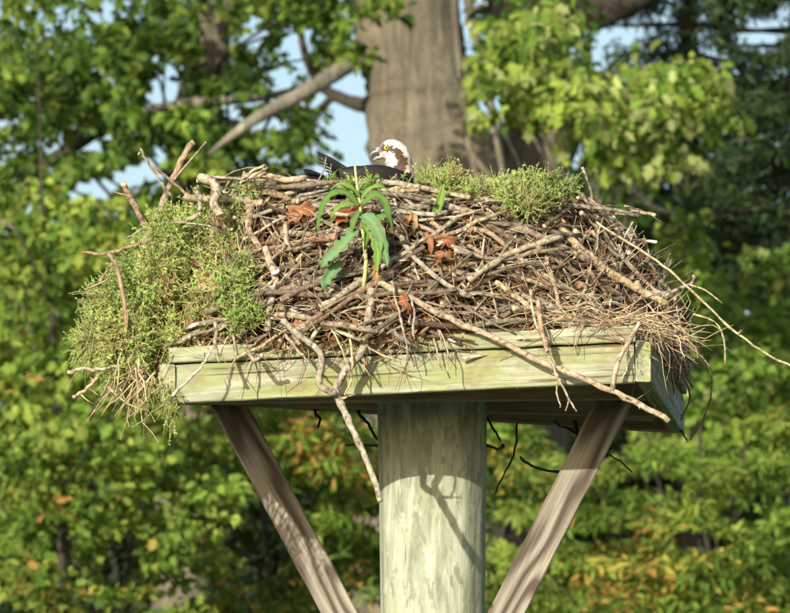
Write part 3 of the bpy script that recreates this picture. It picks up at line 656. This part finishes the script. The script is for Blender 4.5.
hero([(495,282),(520,300),(545,318),(575,328)], (2.6,3.4), (.52,.40,.26), .06); hero([(546,258),(556,290),(560,312)], (2.6,2), (.36,.27,.2), .05)
hero([(560,333),(585,322),(612,300),(650,296),(690,285),(693,276)], (3.4,1.6), (.30,.24,.2), .06); hero([(548,305),(575,325),(600,340)], (4,3.6), (.3,.24,.19), .07)
hero([(610,296),(650,330),(690,345),(696,352)], (2.4,1.6), DG, .02)
hero([(595,222),(640,250),(670,272),(703,302),(738,334),(770,355),(800,370)], (1.4,1.1), (.45,.38,.22), dep=(.1,.05), lab='long thin twig reaching far out to the right', sub=[([(690,285),(705,290),(722,303)],(1,.8),.08),([(693,314),(715,322),(724,340),(725,365)],(1,.8),.1),([(738,334),(742,330)],(1,.7),.06)])
hero([(690,322),(700,350),(712,380),(705,415),(690,440)], (1,.8), DG, dep=(.5,.6)); hero([(668,330),(676,360),(690,395),(680,420)], (1.6,1), DG, dep=(.7,.7))
hero([(655,215),(640,212),(615,214)], (2,1.8), (.38,.3,.22), dep=(.3,.4)); hero([(657,242),(635,240),(605,244)], (1.6,1.6), DG, dep=(.3,.4)); hero([(624,206),(645,212),(662,222)], (1,.7), LT, dep=(.3,.4)); hero([(632,222),(624,240),(618,256)], (1,.7), LT, dep=(.2,.2)); hero([(560,205),(600,208),(640,216)], (2.6,2), GR, dep=(.2,.3))
# dark twigs below, at the rear
for pth, r in (([(515,414),(517,428),(513,455),(503,476),(495,495)],(1.3,.9)), ([(520,457),(532,466),(552,471),(575,472)],(1.6,1.4)), ([(486,406),(488,420),(494,430),(500,441)],(1.8,1.2)), ([(358,400),(360,414),(368,424),(378,440)],(2,1.6)), ([(345,445),(362,445),(385,447)],(1.2,1.6)), ([(470,445),(488,446),(500,449),(503,444)],(1.4,1.8)), ([(548,404),(550,418),(565,428),(590,440),(612,452)],(1.2,1)), ([(596,450),(615,458),(633,473)],(1.1,.8)), ([(660,430),(670,422),(680,430),(688,440)],(1.6,1)), ([(313,398),(315,412),(320,418),(318,428)],(2,1.4)), ([(573,406),(575,420),(578,440),(574,460)],(2.4,1.6))):
    hero(pth, r, (.06,.045,.035), dep=(1.15,.95) if pth[0][0] not in (345,470) else (.62,.60))
# hanging root-like sticks over the front board
for pth, r, c in (([(530,290),(534,318),(545,345),(555,372),(560,380)],(1.5,1.3),LT), ([(538,300),(542,330),(548,352)],(3,2.6),(.36,.24,.17)), ([(553,372),(562,385),(571,402),(577,411)],(1.5,.8),(.35,.27,.2)), ([(558,378),(557,392),(560,408)],(1.2,.7),(.35,.27,.2)), ([(560,383),(568,398),(566,411)],(1,.6),(.35,.27,.2)),
              ([(392,282),(398,310),(405,335),(408,357)],(1.5,.8),GR), ([(412,300),(414,322),(413,336)],(1.5,1.2),GR), ([(212,347),(205,362),(195,372),(172,396)],(1.2,1.8),(.55,.50,.42)), ([(215,320),(216,348),(220,362)],(2.2,1.8),(.3,.26,.17)), ([(232,335),(236,356),(227,378)],(1.4,.8),(.3,.24,.18)), ([(348,330),(352,352),(352,378),(345,395)],(1.4,1),(.5,.38,.2)),([(330,325),(342,350),(350,375)],(1,.8),(.5,.38,.2)),
              ([(244,345),(255,360),(262,355)],(2.6,2),(.3,.24,.18)), ([(622,345),(628,360),(622,380)],(1,.8),LT), ([(440,330),(448,352),(447,372)],(1,.6),LT), ([(285,335),(300,352),(308,362)],(1.8,1),GR)):
    hero(pth, r, c, dep=(-.06,-.11))
# the rest of the sticks and all the thin stuff, joined
random.seed(33)
m = MB()
for i in range(1050):
    th = random.uniform(-math.pi*1.05, math.pi*.05) if random.random() < .9 else random.uniform(0, math.pi)
    t = random.uniform(.0,1.02); L = random.uniform(.06,.30); r0 = random.uniform(.0016,.0048)
    pts = clingpath(th, t, ang_for(th, t) if random.random() < .6 else random.uniform(-1.6,1.6), L, 4, .22, random.uniform(-.02,.014))
    pts = [p+Vector((random.gauss(0,.003),random.gauss(0,.003),random.gauss(0,.003))) for p in pts]
    if stray(pts) and th < 0: continue
    addstick(m, pts, r0, r0*.6, 5, vary(random.choice(BARK+[(.18,.10,.06)]*3), .3), None)
tag(m.build('small_twigs', M_stick, nest), kind='stuff')
m = MB()
for i in range(3600):
    u = random.random(); th = random.uniform(-math.pi*1.03, math.pi*.03); t = random.uniform(-.02,.55)**1 if u < .75 else random.uniform(.5,1.0)
    L = random.uniform(.04,.16); r0 = random.uniform(.0008,.0019); p, nn = nsurf(th, t, random.uniform(-.02,.006))
    tn = Vector((-math.sin(th), math.cos(th), 0)); d = tn*random.gauss(0,1)+Vector((0,0,random.gauss(-.3,.8)))+nn*random.uniform(-.1,.5)
    pts = wander(p, d, L, 3, .3)
    if stray(pts): continue
    addstick(m, pts, r0, r0*.6, 3, vary(random.choice(TAN+[(.27,.14,.07),(.2,.11,.06),(.16,.09,.05)]), .35), None, False, 0)
# straw tuft at the right corner and hanging grass at the left
for i in range(100):
    a = P(random.gauss(650,20), random.gauss(326,11), random.uniform(-.06,.1)); d = Vector((random.gauss(.3,.45), random.gauss(-.05,.1), random.gauss(-.6,.45)))
    pts = wander(a, d, random.uniform(.05,.17), 4, .36); addstick(m, pts, random.choice([.0012,.0017,.0026]), .0008, 3, vary(random.choice(TAN), .25), None, False, 0)
for i in range(120):
    a = P(random.gauss(600,34), random.gauss(318,7), random.uniform(-.08,.0)); d = Vector((random.gauss(-.2,1), random.gauss(-.1,.1), random.gauss(-.1,.25)))
    pts = wander(a, d, random.uniform(.05,.16), 4, .3); addstick(m, pts, .0016, .0009, 3, vary(random.choice(TAN), .25), None, False, 0)
for i in range(42):
    a = P(random.gauss(142,14), random.gauss(375,12), random.uniform(0,.15)); d = Vector((random.gauss(-.35,.42), random.gauss(0,.1), -1))
    L = random.uniform(.05,.17); pts = wander(a, d, L, 4, .2); addstick(m, pts, random.uniform(.0012,.0034), .0008, 4, vary(random.choice(TAN[:3]+[(.3,.22,.14)]), .25), None, False, 0)
tag(m.build('dry_straw', M_straw, nest), kind='stuff')
# crumbs of bark and leaf
n_ = 5200; C=[];T=[];N=[];S=[];K=[]
for i in range(n_):
    th = random.uniform(-math.pi*1.03, math.pi*.03); t = random.uniform(-.02,.98); p, nn = nsurf(th, t, random.uniform(-.03,.004)); C.append(p); N.append(nn+Vector((random.gauss(0,.5),random.gauss(0,.5),random.gauss(0,.5)))); T.append(Vector((random.gauss(0,1),random.gauss(0,1),random.gauss(0,1)))); S.append(random.uniform(.01,.032)); K.append(vary(random.choice([(.30,.16,.08),(.38,.22,.11),(.18,.10,.055),(.40,.30,.19),(.25,.17,.11)]), .3))
o = leafmesh('bark_crumbs', np.array(C), np.array(T), np.array(N), np.array(S), np.array(K), OVAL, M_dead, nest); tag(o, kind='stuff')
# curled dead leaves
def blade(name, spine, width, nrm, col, mat, parent, fold=.25, wavy=.0, prof=None, lab=None, lobes=0, ragged=0):
    s = [Vector(q) for q in crom([tuple(p) for p in spine], 5)]; k = len(s); m = MB(); vs = []; nrm = Vector(nrm)
    for i, p in enumerate(s):
        f = i/(k-1); tdir = (s[min(i+1,k-1)]-s[max(i-1,0)]).normalized(); N_ = (nrm-tdir*nrm.dot(tdir)).normalized(); B_ = tdir.cross(N_)
        wf = (math.sin(math.pi*min(1,f**.8*.96+.04))**.75) if prof is None else prof(f)
        if lobes: wf *= .72+.28*math.cos(f*lobes*2*math.pi)
        w_ = width*wf/2; wob = wavy*math.sin(f*17)*width
        w_ *= 1+ragged*math.sin(i*2.4)*random.uniform(.3,1); wob += ragged*width*random.gauss(0,.35)
        vs += [p+B_*w_+N_*(fold*w_+wob), p+B_*w_*.5+N_*(fold*w_*.35), p, p-B_*w_*.5+N_*(fold*w_*.35), p-B_*w_+N_*(fold*w_-wob)]
    cl = []
    for i in range(k):
        for j in range(5): cl.append(tuple(c*(1.25 if j == 2 else random.uniform(.85,1.1)) for c in col))
    m.add(vs, [(i*5+j, i*5+j+1, (i+1)*5+j+1, (i+1)*5+j) for i in range(k-1) for j in range(4)], cl)
    o = m.build(name, mat, parent)
    so = o.modifiers.new('thickness', 'SOLIDIFY'); so.thickness = .0007
    if lab: tag(o, lab)
    return o
random.seed(5)
DL = [((288,220),(302,211),(316,209),22,(.34,.16,.075)), ((292,205),(300,214),(308,226),16,(.33,.155,.075)), ((336,222),(352,212),(368,206),16,(.27,.09,.035)), ((405,232),(408,222),(412,212),10,(.42,.2,.08)), ((432,248),(446,240),(458,250),16,(.30,.13,.065)), ((436,262),(445,255),(455,264),14,(.28,.12,.06)), ((426,232),(432,244),(430,256),10,(.32,.15,.075)),
      ((398,292),(406,304),(410,316),16,(.26,.10,.05)),((388,302),(396,310),(404,322),14,(.24,.1,.05)),((372,258),(376,272),(374,288),9,(.42,.24,.1)),((330,234),(335,240),(336,250),12,(.42,.25,.15)),((410,212),(416,222),(413,232),8,(.44,.26,.12)),((440,225),(444,236),(450,246),9,(.38,.2,.1)),((308,238),(320,240),(332,236),8,(.3,.12,.05)),((370,228),(378,236),(386,230),8,(.4,.2,.09)),((214,214),(218,218),(221,224),9,(.45,.26,.08)),((575,288),(583,284),(592,290),9,(.45,.3,.18))]
for a, b_, c_, wpx, col in DL:
    Yd = npix(*b_)-.035; blade('dead_leaf', [P(*a, Yd+.01), P(*b_, Yd-.012), P(*c_, Yd+.006)], wpx/pxm(0), Vector((random.gauss(0,.4),-1,random.gauss(.3,.3))), col, M_dead, nest, .6, .12, lobes=3)
for i in range(90):
    th = random.uniform(-math.pi*.9, -math.pi*.15); t = random.uniform(.1,.85); p, nn = nsurf(th, t, .008)
    d = Vector((random.gauss(0,1),random.gauss(0,.3),random.gauss(0,1))).normalized(); L = random.uniform(.012,.03)
    blade('dead_leaf', [p-d*L, p+nn*random.uniform(0,.012), p+d*L], random.uniform(.012,.03), nn+Vector((random.gauss(0,.4),random.gauss(0,.4),random.gauss(0,.4))), vary(random.choice([(.36,.17,.08),(.30,.13,.06),(.42,.29,.17),(.24,.11,.055)]), .2), M_dead, nest, .5, .12, lobes=random.choice([0,2,3]))

# ------------------------------------------------------------------ weeds
random.seed(12)
def sprigs(name, blobs, count, leaf, cols, lab, cat, L=(.03,.08), up=.5, stemcol=(.42,.42,.17), per=9, hang=0):
    """fine stems with small paired leaves growing from rounded cushions"""
    C=[];T=[];N=[];S=[];K=[]; st = MB(); wts = [b[3]**2 for b in blobs]
    for i in range(count):
        bi = random.choices(range(len(blobs)), wts)[0]; px, py, Yd, rp = blobs[bi]; c = P(px, py, Yd); r = rp/pxm(Yd)
        d = Vector((random.gauss(0,1), random.gauss(-.35,1)*.8, random.gauss(.1,1))).normalized(); p = c+Vector((d.x*r, d.y*r*.7, d.z*r))*random.uniform(.6,1)
        dd = (d*.8+Vector((random.gauss(0,.4),random.gauss(0,.4),up+random.gauss(0,.4)))).normalized(); l = random.uniform(*L)*(1.6 if random.random() < .1 else 1); pts = wander(p-dd*l*.3, dd, l, 3, .25)
        if hang and random.random() < hang: pts = wander(p, Vector((random.gauss(0,.3),random.gauss(0,.2),-1)), l*1.5, 3, .2)
        st.tube(pts, [.0009,.0008,.0007,.0005], 3, vary(stemcol, .25)); base = vary(random.choice(cols), .22)
        pn = noise.noise(p*11); base = (.42,.33,.17) if pn > .34 and random.random() < .75 else tuple(x*(1+.5*pn) for x in base)
        if noise.noise(p*16+Vector((5,1,2))) < -.30: continue
        for j in range(per):
            f = random.uniform(.15,1)*3; k_ = min(2, int(f)); q = pts[k_].lerp(pts[k_+1], f-k_); C.append(q); T.append(Vector((random.gauss(0,1),random.gauss(0,1),random.gauss(.35,.8)))+dd*.5); N.append(Vector((random.gauss(-.3,.8),random.gauss(-.9,.8),random.gauss(.6,.8)))); S.append(leaf*random.uniform(.6,1.35)); K.append(vary(base, .15))
    e = empty(name, P(blobs[0][0], blobs[0][1], blobs[0][2]), lab, cat)
    tag(leafmesh('leaves', np.array(C), np.array(T), np.array(N), np.array(S), np.array(K), OVAL, M_weed, e), kind='stuff'); tag(st.build('stems', M_straw, e), kind='stuff'); return e
WG = [(.29,.44,.10),(.33,.48,.12),(.25,.42,.09),(.39,.50,.17),(.38,.44,.14),(.46,.49,.20)]
bl = []
wcol = {}
for (px, py, r) in [(212,222,26),(232,240,22),(190,225,22),(200,250,30),(170,255,30),(230,270,24),(150,275,32),(185,285,34),(215,300,28),(130,300,32),(160,315,36),(110,318,26),(100,338,24),(125,345,30),(155,352,30),(190,335,26),(88,345,16),(140,370,22),(115,362,20),(225,318,16),(245,215,14),(180,350,18),(168,372,12),(245,300,16),(100,300,18),(165,230,20),(252,190,12),(240,330,10)]:
    bl.append((px, py, max(npix(px, py, .22), 0.0)+.01 if npix(px, py, 9) < 5 else .16+.1*random.random(), r))
sprigs('creeping_weed', bl, 5600, .0075, WG, 'thick mat of small-leaved green weed spilling over the left side of the nest', 'plant', (.025,.07), .15, per=9, hang=.18)
sprigs('hanging_weed', [(172,400,.02,7),(170,420,.02,5),(166,385,.02,8),(152,384,.05,10)], 70, .007, WG, 'thin wisp of green weed dangling beside the left end of the front board', 'plant', (.02,.05), -.8, per=5, hang=.9)
top = [(426,184,.2,9),(450,183,.2,10),(444,190,.14,10),(482,192,.18,8),(500,192,.16,11),(520,190,.15,14),(540,190,.17,13),(558,190,.2,11),(515,198,.10,13),(530,206,.08,9),(472,195,.12,7),(572,190,.2,6),(545,200,.12,10),(490,190,.22,9),(466,188,.2,8)]
sprigs('bushy_weed', top[3:], 1000, .0078, [(.26,.38,.10),(.31,.42,.13),(.36,.44,.17)], 'bushy bright green weed growing on the top of the nest, right of the bird', 'plant', (.025,.06), .8, per=9)
sprigs('weed_sprig', top[:3], 230, .0065, [(.24,.38,.09),(.30,.43,.12)], 'small airy green weed right behind the head of the bird', 'plant', (.03,.08), .9, per=9)
sprigs('small_weed', [(245,308,-.0,12),(236,320,-.02,10),(262,318,-.02,8),(242,262,.03,12),(228,290,.03,16),(250,285,.02,8)], 260, .010, [(.19,.30,.07),(.24,.35,.09)], 'fresher green weed tuft low on the left of the stick front', 'plant', (.03,.06), .4, per=8)
sprigs('rim_weed', [(352,186,.12,6),(372,188,.12,7),(330,184,.2,4),(400,184,.2,4)], 110, .010, [(.16,.28,.05),(.22,.34,.07)], 'few green shoots on the rim in front of the bird', 'plant', (.02,.05), .6, per=6)
# central leafy weed
D0 = npix(362,285)-.06
wd = empty('leafy_weed', P(363,287,D0), 'leafy weed with pale stem and long drooping leaves on the middle of the nest', 'plant')
m = MB(); sp = [P(x,y,D0+z) for x,y,z in ((363,290,.02),(366,262,0),(363,235,0),(360,205,0),(357,185,.0),(355,166,.02))]; sp = [Vector(q) for q in crom([tuple(p) for p in sp], 4)]
m.tube(sp, [.0056-.0028*i/(len(sp)-1) for i in range(len(sp))], 8, (.50,.50,.22), .05); m.build('stem', M_straw, wd)
GL=(.12,.23,.055); GL2=(.19,.31,.075); BL_=(.17,.29,.13)
LV = [([(360,206),(345,193),(330,196),(321,212),(317,236)],12,GL), ([(359,204),(345,204),(334,212),(329,226)],9,GL2), ([(357,230),(350,238),(338,252),(326,262),(323,268)],19,BL_), ([(342,262),(332,272),(325,284),(328,292)],14,BL_), ([(362,215),(372,222),(382,240),(388,268)],17,BL_), ([(362,205),(375,195),(386,205),(393,232)],13,GL), ([(361,200),(368,190),(380,186),(390,192)],8,GL2),
      ([(360,198),(352,188),(340,184),(330,190)],7,GL2),([(362,222),(374,232),(378,252),(376,272)],14,(.2,.33,.08)),([(361,210),(354,222),(351,240)],12,GL),([(360,220),(366,232),(364,252)],13,GL2),([(358,190),(364,182),(374,180)],6,GL2),([(361,228),(384,216),(392,222)],10,GL)]
for pp, wpx, c in LV:
    dz = random.uniform(-.012,.012); pts = [P(x, y, D0-.004+dz-.018*math.sin(math.pi*i/(len(pp)-1)*.9)) for i, (x,y) in enumerate(pp)]
    blade('leaf', pts, (wpx*.66 if wpx < 14 else wpx*.88)/pxm(0), (random.gauss(0,.5),-1,.5), c, M_weed, wd, .4, .1, ragged=.3)
sw = empty('grass_shoot', P(437,222,npix(437,222)-.03), 'single upright bright green leaf blade right of the leafy weed', 'plant')
Yd = npix(437,222)-.035; blade('leaf', [P(433,222,Yd), P(437,208,Yd), P(441,196,Yd), P(443,184,Yd+.01)], 9/pxm(0), (.3,-1,.2), (.22,.36,.07), M_weed, sw, .5)
blade('leaf', [P(424,222,Yd), P(422,214,Yd), P(417,210,Yd+.01)], 6/pxm(0), (0,-1,.5), (.05,.12,.03), M_weed, sw, .4)

# ------------------------------------------------------------------ osprey
YB = .36; bird = empty('osprey', P(395,180,YB), 'brown and white osprey sitting low in the nest, head turned to the left', 'bird')
def Q(px, py, dy=0): return P(px, py, YB+dy)
S_ = 1/pxm(YB)
# loft: tail base -> back -> breast -> neck -> head; rows (px, py, half-width across view (dy), half-height px)
path = [(308,189,5,4),(325,189,15,10),(345,189,22,15),(368,190,26,17),(390,190,25,17),(401,186,19,14),(403,179,14.5,11.5),(402,171,12.5,11.5),(399.5,163,13,13),(396,156,13.5,14.2),(391,151.5,13.5,12.6),(385.5,151,11,10),(381.5,151.8,8,7),(379,152.5,4.8,4.6)]
# refine
pr = crom([(a,b,c,d) for a,b,c,d in path], 9); ctr = [Vector((q[0], -q[1], 0)) for q in pr]; m = MB(); vs = []; cols = []; n = 56; K_ = len(pr)
def dseg(p, a, b):
    a = np.array(a,float); b = np.array(b,float); p = np.array(p,float); t = max(0,min(1,np.dot(p-a,b-a)/np.dot(b-a,b-a))); return np.linalg.norm(p-(a+(b-a)*t)), t
WHITE=(.62,.60,.55); BRN=(.085,.045,.028); DKB=(.014,.011,.011); CREAM=(.50,.42,.33)
for i, q in enumerate(pr):
    t_ = (ctr[min(i+1,K_-1)]-ctr[max(i-1,0)]).normalized(); nrm_ = Vector((-t_.y, t_.x, 0))
    for k in range(n):
        a = 2*math.pi*k/n; x = q[0]+nrm_.x*math.cos(a)*q[3]; y = q[1]-nrm_.y*math.cos(a)*q[3]; dy = math.sin(a)*q[2]*S_
        p = P(x, y, YB); p.y += dy; p += Vector((noise.noise(p*90), noise.noise(p*90+Vector((3,3,3))), noise.noise(p*90+Vector((7,1,3)))))*.0016; vs.append(p)
        nz = noise.noise(Vector((x*.35, y*.35, dy*100)))*2.2+noise.noise(Vector((x*1.1, y*1.1, dy*300)))*1.0
        ds = min(dseg((x,y),(384,148.5),(396,153))[0]-3.1, dseg((x,y),(396,153),(402,162))[0]-4.4, dseg((x,y),(402,162),(399,176))[0]-5.2, dseg((x,y),(399,166),(396,176))[0]-3.0)
        if y > 174+nz*.8 or (i < K_*.40): c = DKB
        elif ds+nz < 0: c = BRN
        elif x > 402+nz and y > 158: c = CREAM
        elif x < 383.5 and y < 153: c = (.20,.19,.18)
        else: c = WHITE
        cols.append(vary(c, .14))
m.add(vs, [(j*n+k, j*n+(k+1)%n, (j+1)*n+(k+1)%n, (j+1)*n+k) for j in range(K_-1) for k in range(n)]+[tuple(range(n))[::-1], tuple((K_-1)*n+k for k in range(n))], cols)
m.build('body', M_feather, bird)
M_beak = mat_plain('beak_horn', (.09,.09,.095), .3, .6); M_cere = mat_plain('cere_skin', (.28,.30,.33), .5, .4); M_eye = mat_plain('yellow_iris', (.75,.55,.04), .12, .8); M_pup = mat_plain('black_pupil', (.005,.005,.005), .08, .9)
def loft(rows, mat, name, parent=bird):
    m = MB(); s = crom(rows, 4); c = [Vector((q[0],-q[1],0)) for q in s]; vs=[]; n=14; k_=len(s)
    for i, q in enumerate(s):
        t_=(c[min(i+1,k_-1)]-c[max(i-1,0)]).normalized(); nn=Vector((-t_.y,t_.x,0))
        for k in range(n):
            a=2*math.pi*k/n; p=P(q[0]+nn.x*math.cos(a)*q[3], q[1]-nn.y*math.cos(a)*q[3], YB); p.y+=math.sin(a)*q[2]*S_; vs.append(p)
    m.add(vs,[(j*n+k,j*n+(k+1)%n,(j+1)*n+(k+1)%n,(j+1)*n+k) for j in range(k_-1) for k in range(n)]+[tuple(range(n))[::-1],tuple((k_-1)*n+k for k in range(n))]); return m.build(name, mat, parent)
ub = loft([(382,151.5,4.6,4.4),(377.5,151.6,3.6,3.9),(373.6,152.8,2.8,3.2),(371.2,155.4,2.0,2.4),(370.6,158.6,1.2,1.5),(371.6,161.4,.4,.5)], M_beak, 'upper_beak')
loft([(382,150.2,4.9,3.6),(379,150.2,4.1,3.6),(376.6,151,3.5,3.3)], M_cere, 'cere')
loft([(382,157,3.4,2.2),(377.5,157.8,2.6,1.7),(374.4,159.4,1.5,1.1),(373.2,160.4,.6,.4)], M_cere, 'lower_beak')
def ball(px, py, dy, rpx, mat, name, sq=1.0, parent=bird):
    m=MB(); vs=[]; n=16; c=Q(px,py); c.y+=dy; r=rpx*S_
    for j in range(9):
        f=math.pi*j/8
        for k in range(n): a=2*math.pi*k/n; vs.append(c+Vector((math.sin(f)*math.cos(a)*r, math.cos(f)*r*sq, math.sin(f)*math.sin(a)*r)))
    m.add(vs,[(j*n+k,j*n+(k+1)%n,(j+1)*n+(k+1)%n,(j+1)*n+k) for j in range(8) for k in range(n)]); return m.build(name, mat, parent)
for sg in (-1,1):
    e = ball(386.6,149.2, sg*9.0*S_, 3.4, M_pup, 'eye', .8); 
    for nm, rr, mt, ex in (('iris',2.5,M_eye,11.1),('pupil',1.05,M_pup,13.0)):
        q = ball(386.4,149.2, sg*ex*S_, rr, mt, nm, .75); q.parent = e; q.matrix_parent_inverse = Matrix.Identity(4)
# crest of fine feathers at the nape
random.seed(3)
def feather(pts, wpx, col, parent, nrm=(0,-1,.3), name='feather'):
    return blade(name, pts, wpx*S_, nrm, col, M_feather, parent, .2, 0, prof=lambda f: (min(1, f*5+.25)*(1-max(0,(f-.8)/.2)**2*.85)))
m = MB(); wing = m
for sg, dy0 in ((-1,-.062),(1,.062)):
    mm = MB(); rows = [(404,180,5,6),(385,178,7,9),(362,178,7,9),(345,178,6,7),(332,175,3,4)]; s = crom(rows, 4); vs=[]; n=14; k_=len(s)
    for i,q in enumerate(s):
        for k in range(n):
            a=2*math.pi*k/n; p=P(q[0], q[1]-math.cos(a)*q[3], YB); p.y += dy0*(.8+.4*math.sin(i/k_*3.1))+math.sin(a)*q[2]*S_*.6; p += Vector((0,0,noise.noise(p*70)*.002)); vs.append(p)
    mm.add(vs,[(j*n+k,j*n+(k+1)%n,(j+1)*n+(k+1)%n,(j+1)*n+k) for j in range(k_-1) for k in range(n)]+[tuple(range(n))[::-1],tuple((k_-1)*n+k for k in range(n))], DKB)
    wg = mm.build('wing', M_feather, bird)
    for j in range(6):
        a = P(352-j*2, 175+j*1.6, YB); b = P(317+j*2.6, 155+j*3.6, YB); a.y += dy0; b.y += dy0+sg*.01*j; f_ = blade('flight_feather', [a, a.lerp(b,.5)+Vector((0,0,.004)), b], 2.2*S_, (0,-1,.5), (.013,.010,.010), M_feather, wg, .1, 0, prof=lambda f: (min(1, f*5+.25)*(1-max(0,(f-.8)/.2)**2*.85)))
        f_.matrix_parent_inverse = Matrix.Translation(-Vector(bird.location)) if False else f_.matrix_parent_inverse
tail = MB()
for j in range(7):
    a = P(330, 181, YB); b = P(303+abs(j-3)*.8, 170+abs(j-3)*1.5, YB); a.y += (j-3)*.008; b.y += (j-3)*.017
    feather([a, a.lerp(b,.5)+Vector((0,0,.003)), b], 8, (.013,.010,.010), bird, (0,-.5,1), 'tail_feather')
    a2 = a+Vector((0,0,-.01)); b2 = b+Vector((.004,0,-.022)); feather([a2, a2.lerp(b2,.5), b2], 10, (.012,.009,.009), bird, (0,-1,.2), 'tail_feather')
